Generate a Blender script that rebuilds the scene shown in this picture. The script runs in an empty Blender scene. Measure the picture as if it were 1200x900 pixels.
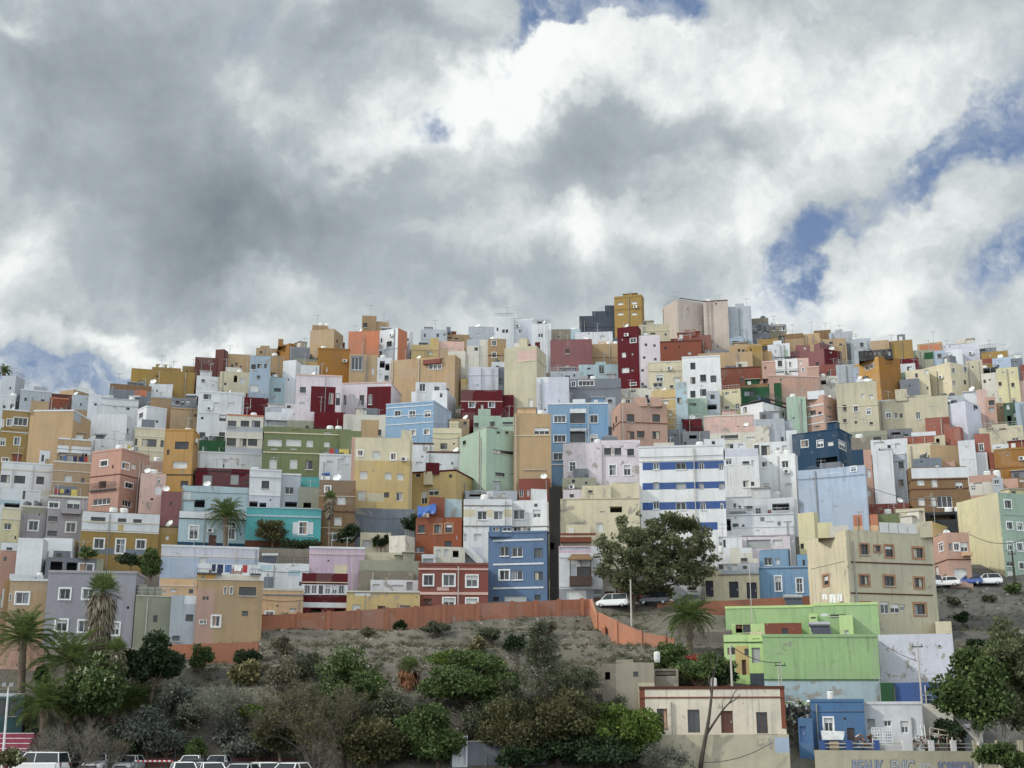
import bpy, math, random
from mathutils import Vector, noise
R = math.radians
random.seed(7)
scene = bpy.context.scene
col = scene.collection
W_, H_, F_ = 1200.0, 900.0, 1500.0
CAMZ = 5.0
PITCH = math.atan(400.0 / 1500.0)
CP, SP = math.cos(PITCH), math.sin(PITCH)
CAM = Vector((0, 0, CAMZ))

def ray(px, py):
    a = (px - 600.0) / F_; b = (450.0 - py) / F_
    return Vector((a, CP - SP * b, SP + CP * b))

def project(p):
    d = p - CAM
    fwd = d.y * CP + d.z * SP
    up = -d.y * SP + d.z * CP
    return 600 + F_ * d.x / fwd, 450 - F_ * up / fwd

DK = [(-400, 420), (300, 300), (350, 282), (400, 262), (480, 226), (560, 197), (640, 172), (705, 153), (720, 147),
      (750, 133), (810, 122), (870, 116), (900, 112.5), (930, 111)]
def interp(tab, v):
    if v <= tab[0][0]: return tab[0][1]
    for (a, b), (c, d) in zip(tab, tab[1:]):
        if v <= c: return b + (d - b) * (v - a) / (c - a)
    return tab[-1][1]
def D(y): return interp(DK, y)
DKI = sorted((d, y) for y, d in DK)
def Dinv(Y): return interp(DKI, Y)

def at(px, py, Y=None):
    if Y is None: Y = D(py)
    r = ray(px, py)
    return CAM + r * (Y / r.y)

# skyline of the ground under the houses, in picture rows per column
RIDGE = [(-300, 480), (0, 478), (100, 480), (150, 466), (230, 452), (300, 442), (370, 434), (430, 424), (500, 412), (600, 405),
         (680, 400), (760, 400), (860, 402), (920, 408), (1000, 416), (1100, 424), (1200, 434), (1500, 460)]
def ground_z(X, Y):
    if Y < 112.6: return 1.0
    yb = Dinv(Y)
    r = ray(600, yb)
    px = 600 + X / Y * (r.y) * F_
    yr = interp(RIDGE, px)
    if yb >= yr:
        z = CAMZ + Y * r.z / r.y
    else:
        rr = ray(600, yr); Dr = D(yr)
        z = CAMZ + Dr * rr.z / rr.y - (Y - Dr) * 0.12
    off = 0.0
    if yb < 705 and not (px > 1085 and yb > 660): off = min(3.0, (705 - yb) / 30.0 * 3.0)
    if px > 735 and yb > 780: off = min(.8, (yb-780)/20)
    z -= off
    if px < 440 and Y < 122:      # the car park reaches back to the foot of the slope
        k = min(1, max(0, (Y-118.5)/3.5)) if px < 400 else min(1, max(0, (Y-118.5)/3.5 + (px-400)/40))
        z = 1.0 + (z-1.0)*k
    return max(z, 1.0)

# ---------------------------------------------------------------- materials
MATS = {}
def srgb(c):
    out = []
    for v in c:
        v = v / 255.0
        out.append(v / 12.92 if v <= 0.04045 else ((v + 0.055) / 1.055) ** 2.4)
    return out
class NT:
    def __init__(s, name):
        s.m = bpy.data.materials.new(name); s.m.use_nodes = True
        s.t = s.m.node_tree; s.n = s.t.nodes; s.l = s.t.links
        s.b = s.n['Principled BSDF']
    def node(s, typ, ins=None, **kw):
        nd = s.n.new(typ)
        for k, v in kw.items(): setattr(nd, k, v)
        for k, v in (ins or {}).items():
            if hasattr(v, 'is_output') or isinstance(v, bpy.types.NodeSocket): s.l.new(v, nd.inputs[k])
            else: nd.inputs[k].default_value = v
        return nd
    def noise(s, vec, scale, detail=4, rough=0.55, dist=0.0):
        return s.node('ShaderNodeTexNoise', {'Vector': vec, 'Scale': scale, 'Detail': detail, 'Roughness': rough, 'Distortion': dist})
    def mapr(s, v, a, b, c, d):
        return s.node('ShaderNodeMapRange', {0: v, 1: a, 2: b, 3: c, 4: d}).outputs[0]
    def mix(s, f, a, b, mode='MIX'):
        n = s.node('ShaderNodeMix', data_type='RGBA', blend_type=mode)
        for i, v in ((0, f), (6, a), (7, b)):
            if isinstance(v, bpy.types.NodeSocket): s.l.new(v, n.inputs[i])
            elif i == 0: n.inputs[0].default_value = v
            else: n.inputs[i].default_value = (*v[:3], 1)
        return n.outputs[2]
    def math(s, op, a, b=0.0):
        n = s.node('ShaderNodeMath', operation=op)
        for i, v in ((0, a), (1, b)):
            if isinstance(v, bpy.types.NodeSocket): s.l.new(v, n.inputs[i])
            else: n.inputs[i].default_value = v
        return n.outputs[0]
    def bump(s, h, strength, dist=0.02):
        n = s.node('ShaderNodeBump', {'Height': h, 'Strength': strength, 'Distance': dist})
        s.l.new(n.outputs[0], s.b.inputs['Normal'])
    def done(s, color=None, rough=0.85, **kw):
        if color is not None:
            if isinstance(color, bpy.types.NodeSocket): s.l.new(color, s.b.inputs['Base Color'])
            else: s.b.inputs['Base Color'].default_value = (*color[:3], 1)
        s.b.inputs['Roughness'].default_value = rough
        for k, v in kw.items(): s.b.inputs[k].default_value = v
        return s.m

ALB = 0.84
COL = dict(wh=(212,216,222), wl=(200,203,218), ow=(208,203,190), gw=(172,180,190), gy=(122,127,137), cr=(210,199,166), cc=(192,184,156),
 tn=(182,152,112), tk=(165,134,94), yl=(200,172,108), yo=(192,144,66), mu=(158,108,34), oc=(160,128,58), pk=(212,176,165), pw=(214,203,211),
 sa=(186,140,122), ro=(140,92,94), orr=(198,122,86), br=(138,76,56), rd=(140,78,68), ma=(100,25,36), bm=(108,66,60), lb=(128,166,200),
 sb=(114,158,196), bl=(90,118,154), bg=(158,178,198), lw=(170,188,212), te=(42,74,102), mg=(162,188,168), ol=(116,126,84), sl=(74,82,96),
 co=(134,126,112), dg=(60,62,66), aq=(70,172,176), pb=(168,194,204), gn=(184,218,132), gs=(152,190,126), gd=(38,86,54), pe=(218,176,130),
 bb=(74,118,165), cw=(192,190,176), lm=(150,150,160), dk=(52,50,48), ob=(148,80,50), gl=(165,160,166), yc=(206,198,154), bk=(150,110,80),
 lp=(205,178,200), st=(120,130,142), gg=(150,152,132), rs=(192,152,134), tb=(134,104,72), blue=(60,94,158), wc=(222,212,192), rr=(160,96,80),
 bd=(100,60,46), whc=(222,224,226), tc=(168,106,78), td=(190,124,90), bs=(192,176,164), te2=(70,105,110), ru=(158,150,132))
SATK = 0.82
def shade(c, f):
    l = srgb(c); y = .2126*l[0]+.7152*l[1]+.0722*l[2]
    return [min(0.84, (y + (x-y)*SATK) * ALB * f) for x in l]

def wall_mat(key):
    nm = 'stucco_' + key.replace('!', '_peeling').replace('~', '_weathered')
    if nm in MATS: return MATS[nm]
    peel = key.endswith('!'); worn = key.endswith('~'); base = shade(COL[key.rstrip('!~')], 1.0)
    t = NT(nm)
    pos = t.node('ShaderNodeNewGeometry').outputs['Position']
    oi = t.node('ShaderNodeObjectInfo').outputs['Random']
    off = t.node('ShaderNodeVectorMath', {0: pos, 1: (0, 0, 0)}, operation='ADD')
    sc_ = t.math('MULTIPLY', oi, 300.0)
    cmb = t.node('ShaderNodeCombineXYZ', {0: sc_, 1: sc_}).outputs[0]
    t.l.new(cmb, off.inputs[1]); p = off.outputs[0]
    big = t.noise(p, 0.22, 5, 0.6).outputs[0]
    mp = t.node('ShaderNodeMapping', {'Vector': p, 'Scale': (1.6, 1.6, 0.10)}).outputs[0]
    streak = t.noise(mp, 1.0, 5, 0.65).outputs[0]
    fine = t.noise(p, 2.4, 6, 0.7).outputs[0]
    v = t.math('MULTIPLY', t.mapr(big, 0.3, 0.7, 0.86, 1.08), t.mapr(streak, 0.48, 0.78, 1.01, 0.84))
    v = t.math('MULTIPLY', v, t.mapr(fine, 0.3, 0.7, 0.93, 1.05))
    c = t.node('ShaderNodeHueSaturation', {'Color': (*base, 1), 'Value': v,
               'Saturation': t.mapr(big, 0.3, 0.7, 0.9, 1.06)}).outputs[0]
    # old grey damp blotches
    damp = t.mapr(t.noise(p, 0.35, 8, 0.72, 0.6).outputs[0], 0.60, 0.70, 0.0, 0.38)
    c = t.mix(damp, c, [x * 0.62 + 0.03 for x in base])
    # narrow dirt runs and square render patches
    mp2 = t.node('ShaderNodeMapping', {'Vector': p, 'Scale': (3.5, 3.5, 0.16)}).outputs[0]
    run = t.mapr(t.noise(mp2, 1.0, 3, 0.6).outputs[0], 0.62 if not worn else .56, 0.74 if not worn else .68, 0.0, 0.35 if not worn else .6)
    c = t.mix(run, c, [x*0.5 + .02 for x in base])
    if worn:
        vo = t.node('ShaderNodeTexVoronoi', {'Vector': p, 'Scale': 0.33}, distance='CHEBYCHEV')
        vm = t.mapr(t.node('ShaderNodeSeparateColor', {0: vo.outputs['Color']}).outputs[0], .72, .74, 0, .45)
        c = t.mix(vm, c, [x*.7+.09 for x in base])
        pm = t.mapr(t.noise(p, 0.8, 9, 0.7, 0.5).outputs[0], 0.62, 0.65, 0.0, 0.8)
        c = t.mix(pm, c, (0.25, 0.235, 0.21))
    if peel:
        pm = t.mapr(t.noise(p, 0.55, 9, 0.68, 0.4).outputs[0], 0.575, 0.60, 0.0, 0.85)
        c = t.mix(pm, c, (0.27, 0.25, 0.22))
    t.bump(t.noise(p, 9.0, 4).outputs[0], 0.25, 0.02)
    MATS[nm] = t.done(c, 0.9, **{'Specular IOR Level': 0.15})
    return MATS[nm]

def simple(name, c, rough=0.6, var=0.15, scale=3.0, metal=0.0, **kw):
    if name in MATS: return MATS[name]
    t = NT(name); pos = t.node('ShaderNodeNewGeometry').outputs['Position']
    n = t.noise(pos, scale, 4).outputs[0]
    v = t.mapr(n, 0.3, 0.7, 1 - var, 1 + var)
    cc = t.node('ShaderNodeHueSaturation', {'Color': (*c, 1), 'Value': v}).outputs[0]
    MATS[name] = t.done(cc, rough, Metallic=metal, **kw)
    return MATS[name]

def glass_mat():
    if 'window_glass' in MATS: return MATS['window_glass']
    t = NT('window_glass')
    oi = t.node('ShaderNodeObjectInfo').outputs['Random']
    ramp = t.node('ShaderNodeValToRGB', {'Fac': oi})
    e = ramp.color_ramp.elements
    e[0].color = (0.012, 0.014, 0.018, 1); e[1].color = (0.045, 0.05, 0.058, 1)
    x = e.new(0.72); x.color = (0.03, 0.034, 0.04, 1)
    x = e.new(0.86); x.color = (0.10, 0.11, 0.12, 1)
    pos = t.node('ShaderNodeNewGeometry').outputs['Position']
    c = t.mix(t.mapr(t.noise(pos, 0.9, 2).outputs[0], .45, .6, 0, .5), ramp.outputs[0], (0.05, 0.055, 0.06))
    MATS['window_glass'] = t.done(c, 0.12, **{'Specular IOR Level': 0.5})
    return MATS['window_glass']
def shutter_mat(name, c):
    if name in MATS: return MATS[name]
    t = NT(name); pos = t.node('ShaderNodeNewGeometry').outputs['Position']
    w = t.node('ShaderNodeTexWave', {'Vector': pos, 'Scale': 3.2}, bands_direction='Z').outputs[1]
    n = t.noise(pos, 1.5, 4).outputs[0]
    cc = t.node('ShaderNodeHueSaturation', {'Color': (*c, 1), 'Value': t.math('MULTIPLY', t.mapr(w, 0, 1, .82, 1.03), t.mapr(n, .3, .7, .88, 1.05))}).outputs[0]
    t.bump(w, 0.5, 0.03)
    MATS[name] = t.done(cc, 0.6)
    return MATS[name]

M_GLASS = glass_mat()
M_FRAMEW = simple('white_frame', (0.66, 0.67, 0.68), 0.5)
M_FRAMED = simple('dark_frame', (0.05, 0.045, 0.04), 0.5)
M_FRAMEB = simple('brown_frame', (0.10, 0.05, 0.03), 0.6)
M_SHW = shutter_mat('pale_shutter', (0.62, 0.63, 0.62))
M_SHG = shutter_mat('grey_shutter', (0.34, 0.35, 0.36))
M_SHB = shutter_mat('brown_shutter', (0.11, 0.045, 0.03))
M_SHBL = shutter_mat('blue_door_boards', (0.08, 0.17, 0.36))
M_ROOF = simple('roof_deck', (0.26, 0.17, 0.13), 0.95, 0.3, 0.8)
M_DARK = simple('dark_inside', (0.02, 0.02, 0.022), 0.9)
M_METAL = simple('galvanised_metal', (0.35, 0.36, 0.37), 0.45, 0.2, 4, 0.5)
M_MDARK = simple('dark_metal', (0.04, 0.04, 0.045), 0.5)
M_TANK = simple('white_plastic', (0.62, 0.63, 0.62), 0.5, 0.15)
M_TANKB = simple('dark_tank', (0.07, 0.08, 0.09), 0.5, 0.2)

# ---------------------------------------------------------------- mesh helpers
class MB:
    def __init__(s): s.v = []; s.f = []; s.m = []
    def quad(s, a, b, c, d, mi=0):
        i = len(s.v); s.v += [tuple(a), tuple(b), tuple(c), tuple(d)]; s.f.append((i, i+1, i+2, i+3)); s.m.append(mi)
    def poly(s, pts, mi=0):
        i = len(s.v); s.v += [tuple(p) for p in pts]; s.f.append(tuple(range(i, i+len(pts)))); s.m.append(mi)
    def box(s, o, a, b, c, mi=0):
        """box from origin o spanned by vectors a, b, c"""
        o = Vector(o); a = Vector(a); b = Vector(b); c = Vector(c)
        p = [o, o+a, o+a+b, o+b, o+c, o+a+c, o+a+b+c, o+b+c]
        i = len(s.v); s.v += [tuple(x) for x in p]
        for f in ((0,3,2,1),(4,5,6,7),(0,1,5,4),(1,2,6,5),(2,3,7,6),(3,0,4,7)):
            s.f.append(tuple(i+k for k in f)); s.m.append(mi)
    def cbox(s, x0, y0, z0, x1, y1, z1, mi=0):
        s.box((x0,y0,z0), (x1-x0,0,0), (0,y1-y0,0), (0,0,z1-z0), mi)
    def tube(s, pts, rads, n=6, mi=0, cap=True):
        pts = [Vector(p) for p in pts]
        if not hasattr(rads, '__len__'): rads = [rads]*len(pts)
        rings = []
        for k, p in enumerate(pts):
            d = (pts[min(k+1, len(pts)-1)] - pts[max(k-1, 0)])
            if d.length < 1e-6: d = Vector((0,0,1))
            d.normalize()
            a = d.cross(Vector((0.31, 0.95, 0.02)) if abs(d.z) > 0.9 else Vector((0,0,1))).normalized(); b = d.cross(a)
            base = len(s.v)
            for j in range(n):
                t = 2*math.pi*j/n
                s.v.append(tuple(p + (a*math.cos(t) + b*math.sin(t))*rads[k]))
            rings.append(base)
        for r0, r1 in zip(rings, rings[1:]):
            for j in range(n):
                s.f.append((r0+j, r0+(j+1) % n, r1+(j+1) % n, r1+j)); s.m.append(mi)
        if cap:
            s.f.append(tuple(rings[0]+j for j in range(n))[::-1]); s.m.append(mi)
            s.f.append(tuple(rings[-1]+j for j in range(n))); s.m.append(mi)
    def build(s, name, mats, parent=None, loc=None, smooth=False):
        """world-space vertices; object origin moved to loc (or the parent's location)"""
        if not s.f: return None
        me = bpy.data.meshes.new(name)
        o_ = Vector(loc) if loc is not None else (parent_world(parent) if parent else Vector(s.v[0]))
        me.from_pydata([(x-o_.x, y-o_.y, z-o_.z) for x, y, z in s.v], [], s.f)
        if not isinstance(mats, (list, tuple)): mats = [mats]
        for m in mats: me.materials.append(m)
        me.polygons.foreach_set('material_index', s.m)
        if smooth: me.polygons.foreach_set('use_smooth', [True]*len(s.f))
        ob = bpy.data.objects.new(name, me); col.objects.link(ob)
        if parent:
            ob.parent = parent; ob.location = o_ - parent_world(parent)
        else: ob.location = o_
        WLOC[ob.name] = o_
        return ob
WLOC = {}
def parent_world(p): return WLOC[p.name]
def empty(name, loc):
    o = bpy.data.objects.new(name, None); o.empty_display_size = 0.5; col.objects.link(o)
    o.location = loc; WLOC[o.name] = Vector(loc); return o
def tag(o, label=None, cat=None, group=None, kind=None):
    if label: o['label'] = label
    if cat: o['category'] = cat
    if group: o['group'] = group
    if kind: o['kind'] = kind
    return o
def copy_thing(src, loc, rotz=None, scale=None):
    r = src.copy(); col.objects.link(r); r.location = loc
    if rotz is not None: r.rotation_euler = (0, 0, rotz)
    if scale: r.scale = (scale, scale, scale)
    WLOC[r.name] = Vector(loc)
    for ch in list(src.children):
        c = ch.copy(); col.objects.link(c); c.parent = r
        for g in list(ch.children):
            d = g.copy(); col.objects.link(d); d.parent = c
    return r
# ---------------------------------------------------------------- houses
UP = Vector((0, 0, 1))
class Face:
    """vertical wall: origin P, unit run w, outward normal n, length L, heights z0..z1"""
    def __init__(s, P, w, L, z0, z1):
        s.P = Vector((P.x, P.y, 0)); s.w = w; s.L = L; s.z0 = z0; s.z1 = z1
        s.n = Vector((w.y, -w.x, 0))
        s.holes = []; s.pats = []
    def pix(s, px, py):
        r = ray(px, py)
        t = (s.P - Vector((0, 0, 0))).dot(s.n) / r.dot(s.n)
        q = CAM + r * t
        return (q - s.P).dot(s.w), q.z
    def rect(s, cx, cy, w, h):
        u0, _ = s.pix(cx - w/2, cy); u1, _ = s.pix(cx + w/2, cy)
        _, za = s.pix(cx, cy + h/2); _, zb = s.pix(cx, cy - h/2)
        return u0, za, u1, zb
    def pt(s, u, z, out=0.0): 
        q = s.P + s.w * u + s.n * out
        return Vector((q.x, q.y, z))

def add_face(mb, f, mi, matidx):
    """wall grid with window holes cut out, reveals added, coloured cells"""
    us = {0.0, f.L}; zs = {f.z0, f.z1}
    for h in f.holes: us |= {h[0], h[2]}; zs |= {h[1], h[3]}
    for p in f.pats:
        us |= {min(max(p[0], 0), f.L), min(max(p[2], 0), f.L)}; zs |= {min(max(p[1], f.z0), f.z1), min(max(p[3], f.z0), f.z1)}
    us = sorted(us); zs = sorted(zs)
    for a, b in zip(us, us[1:]):
        if b - a < 1e-4: continue
        for c, d in zip(zs, zs[1:]):
            if d - c < 1e-4: continue
            mu, mz = (a+b)/2, (c+d)/2
            if any(h[0] < mu < h[2] and h[1] < mz < h[3] for h in f.holes): continue
            m = mi
            for p in f.pats:
                if p[0] < mu < p[2] and p[1] < mz < p[3]: m = p[4]
            mb.quad(f.pt(a, c), f.pt(b, c), f.pt(b, d), f.pt(a, d), m)
    for (u0, z0, u1, z1, dep, bi) in f.holes:
        i = -dep
        mb.quad(f.pt(u0, z0, i), f.pt(u0, z0), f.pt(u0, z1), f.pt(u0, z1, i), mi)
        mb.quad(f.pt(u1, z0), f.pt(u1, z0, i), f.pt(u1, z1, i), f.pt(u1, z1), mi)
        mb.quad(f.pt(u0, z0), f.pt(u0, z0, i), f.pt(u1, z0, i), f.pt(u1, z0), mi)
        mb.quad(f.pt(u0, z1, i), f.pt(u0, z1), f.pt(u1, z1), f.pt(u1, z1, i), mi)
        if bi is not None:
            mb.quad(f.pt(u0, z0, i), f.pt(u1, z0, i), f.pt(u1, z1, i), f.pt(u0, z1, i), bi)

def slab(mb, f, u0, z0, u1, z1, o0, o1, mi=0):
    """box on a face between outward offsets o0 < o1"""
    mb.box(f.pt(u0, z0, o0), f.w*(u1-u0), f.n*(o1-o0), UP*(z1-z0), mi)

D_FAR = [False]
M_CURT = [simple('curtain_cream', (.45, .42, .36), .9), simple('curtain_grey', (.25, .27, .3), .9), simple('curtain_warm', (.38, .25, .18), .9)]
def window(root, f, r, st, rng):
    u0, z0, u1, z1 = r
    w, h = u1-u0, z1-z0
    u0 = max(u0, 0.08); u1 = min(u1, f.L-0.08); z1 = min(z1, f.z1-0.12)
    if u1-u0 < 0.18 or z1-z0 < 0.15: return
    for q in f.holes:
        if u0 < q[2]+0.04 and q[0] < u1+0.04 and z0 < q[3]+0.04 and q[1] < z1+0.04: return
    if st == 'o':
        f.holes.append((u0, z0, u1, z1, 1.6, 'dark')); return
    dep = 0.22
    f.holes.append((u0, z0, u1, z1, dep, None))
    deps = 0.14
    tiny = (u1-u0) < 0.55
    if st in 'sgrkDBeN':   # slabs: shutters, roller doors, doors
        m = {'s': M_SHW, 'g': M_SHW, 'r': M_SHG, 'k': M_SHB, 'D': M_SHB, 'B': M_SHBL, 'e': M_SHG, 'N': M_NAVY}[st]
        nm = {'s': 'window_shutter', 'g': 'garage_door', 'r': 'garage_door', 'k': 'window_shutter', 'D': 'door', 'B': 'door', 'e': 'window_shutter', 'N': 'door'}[st]
        mb = MB(); slab(mb, f, u0, z0, u1, z1, -dep-0.05, -dep+0.06)
        if st == 's':   # slight roller box above
            slab(mb, f, u0, z1-0.16*h, u1, z1, -dep+0.061, -dep+0.12)
        if st in 'DBN':
            slab(mb, f, (u0+u1)/2-0.03, z0, (u0+u1)/2+0.03, z1, -dep+0.061, -dep+0.09)
        o = mb.build(nm, m, root)
        if nm == 'door' and w > 0.5:
            hb = MB(); slab(hb, f, u1-0.2, z0+min(1.0, h*.45), u1-0.12, z0+min(1.0, h*.45)+0.2, -dep+0.061, -dep+0.12); hb.build('handle', M_METAL, o)
        return
    if st == 'f' and D_FAR[0] and rng.random() < .5: fm_f = rng.choice([M_FRAMED, M_FRAMEB, M_SILL])
    else: fm_f = M_FRAMEW
    fm = {'f': fm_f, 'W': M_FRAMEW, 'd': M_FRAMED, 't': M_FRAMED, 'b': M_FRAMEB, 'm': M_FRAMEW}[st]
    if tiny and st in 'd':
        mb = MB(); slab(mb, f, u0, z0, u1, z1, -dep-0.03, -dep+0.02); mb.build('window', M_GLASS, root); return
    mb = MB(); t = 0.07 if st != 'd' else 0.05
    t = min(t, w*0.14)
    a, b = -deps-0.05, -deps
    slab(mb, f, u0, z0, u0+t, z1, a, b); slab(mb, f, u1-t, z0, u1, z1, a, b)
    slab(mb, f, u0+t, z0, u1-t, z0+t, a, b); slab(mb, f, u0+t, z1-t, u1-t, z1, a, b)
    nm_ = max(1, int(round((u1-u0)/0.75))-0) 
    for k in range(1, max(2, nm_)):
        uc = u0+(u1-u0)*k/max(2, nm_)
        slab(mb, f, uc-t*0.45, z0+t, uc+t*0.45, z1-t, a+0.005, b-0.004)
    if st in 'Wm' and h > 1.3:
        slab(mb, f, u0+t, z0+h*0.62, u1-t, z0+h*0.62+t*0.8, a+0.008, b-0.008)
    wo = mb.build('window', fm, root)
    pb = MB(); slab(pb, f, u0+0.02, z0+0.02, u1-0.02, z1-0.02, -dep-0.03, -deps-0.052); pb.build('pane', M_GLASS, wo)
    rr = rng.random()
    if rr < 0.28 and st != 'd':   # roller blind partly down
        cb = MB(); slab(cb, f, u0+t, z1-t-(h-2*t)*rng.uniform(.2, .55), u1-t, z1-t, b+0.002, b+0.03); cb.build('blind', M_SHW, wo)
    elif .28 < rr < .5 and (u1-u0) > .7:      # a half drawn curtain behind the frame bars
        cb = MB(); ww = (u1-u0-2*t)*rng.uniform(.3, .5); ua = u0+t if rng.random() < .5 else u1-t-ww
        slab(cb, f, ua, z0+t, ua+ww, z1-t, a+.001, a+.012); cb.build('curtain', rng.choice(M_CURT), wo)
    if rr > 0.6 and rr < .78 and not tiny and st != 'd' and (u1-u0) < 1.8:   # window grille
        cb = MB(); nb = int((u1-u0)/.16)
        for k in range(nb+1): uu = u0+(u1-u0)*k/max(1, nb); slab(cb, f, uu-.012, z0, uu+.012, z1, .02, .045)
        cb.build('grille', M_MDARK, wo)
    if rr > 0.45 and not tiny:
        sbm = MB(); slab(sbm, f, u0-0.08, z0-0.10, u1+0.08, z0-0.01, 0.003, 0.10); sbm.build('sill', M_FRAMEW if st in 'fW' else M_SILL, wo)
    if st in 'Wt':
        sb_ = MB(); g = (0.15 if not D_FAR[0] else .09) if st == 'W' else 0.3
        g = min(g, w*0.2)
        slab(sb_, f, u0-g, z0-g, u0-0.004, z1+g, 0.002, 0.045); slab(sb_, f, u1+0.004, z0-g, u1+g, z1+g, 0.002, 0.045)
        slab(sb_, f, u0-0.004, z1+0.004, u1+0.004, z1+g, 0.002, 0.045); slab(sb_, f, u0-0.004, z0-g, u1+0.004, z0-0.004-0.0, 0.002, 0.06 if rr <= .45 or tiny else 0.002+0.03)
        sb_.build('surround', M_FRAMEW if st == 'W' else M_TRIMB, wo)
M_NAVY = simple('navy_door_paint', (.012, .013, .03), .6)
M_PIPE = simple('grey_pipe', (.22, .22, .21), .7)
M_SILL = simple('stone_sill', (0.42, 0.40, 0.37), 0.85)
M_TRIMB = simple('brown_stone_trim', (0.30, 0.17, 0.10), 0.85)

REC = []      # every house: dict(root, rect, desc, ...)
HN = [0]
def parse_opts(tokens):
    o = {}
    for t in tokens:
        if '=' in t:
            k, v = t.split('='); o[k] = v
        else: o[t] = True
    return o

def frame_at(px, py):
    r = ray(px, py); d = Vector((r.x, r.y, 0)).normalized()
    return d, Vector((d.y, -d.x, 0))       # view direction, rightwards

def hit2(px, py, P, w):
    """signed distance along line P + w*s where picture column px meets it"""
    r = ray(px, py); nx, ny = -r.y, r.x
    den = w.x*nx + w.y*ny
    if abs(den) < 1e-9: return None
    return -(P.x*nx + P.y*ny) / den

def make_faces(x0, xs, x1, yt, yb, Y, opt):
    ym = (yt+yb)/2
    if xs is None:
        xc = (x0+x1)/2
        P = at(xc, ym, Y); P = Vector((P.x, P.y, 0))
        d, e = frame_at(xc, ym)
        a = R(float(opt.get('r', 0)))
        w = e*math.cos(a) + d*math.sin(a)
        sl, sr = hit2(x0, ym, P, w), hit2(x1, ym, P, w)
        A = P + w*sl
        ztop = at(xc, yt, P.y).z
        return [(A, w, sr-sl)], ztop
    P = at(xs, ym, Y); P = Vector((P.x, P.y, 0))
    d, e = frame_at(xs, ym)
    al = math.atan2(x1-xs, xs-x0)
    al = min(max(al, R(10)), R(80))
    if 'al' in opt: al = R(float(opt['al']))
    wl = -e*math.cos(al) + d*math.sin(al); wr = e*math.sin(al) + d*math.cos(al)
    L1 = hit2(x0, ym, P, wl); L2 = hit2(x1, ym, P, wr)
    L1 = 30 if (L1 is None or L1 < 0 or L1 > 30) else L1
    L2 = 30 if (L2 is None or L2 < 0 or L2 > 30) else L2
    ztop = at(xs, yt, P.y).z
    return [(P + wl*L1, -wl, L1), (P, wr, L2)], ztop

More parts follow.
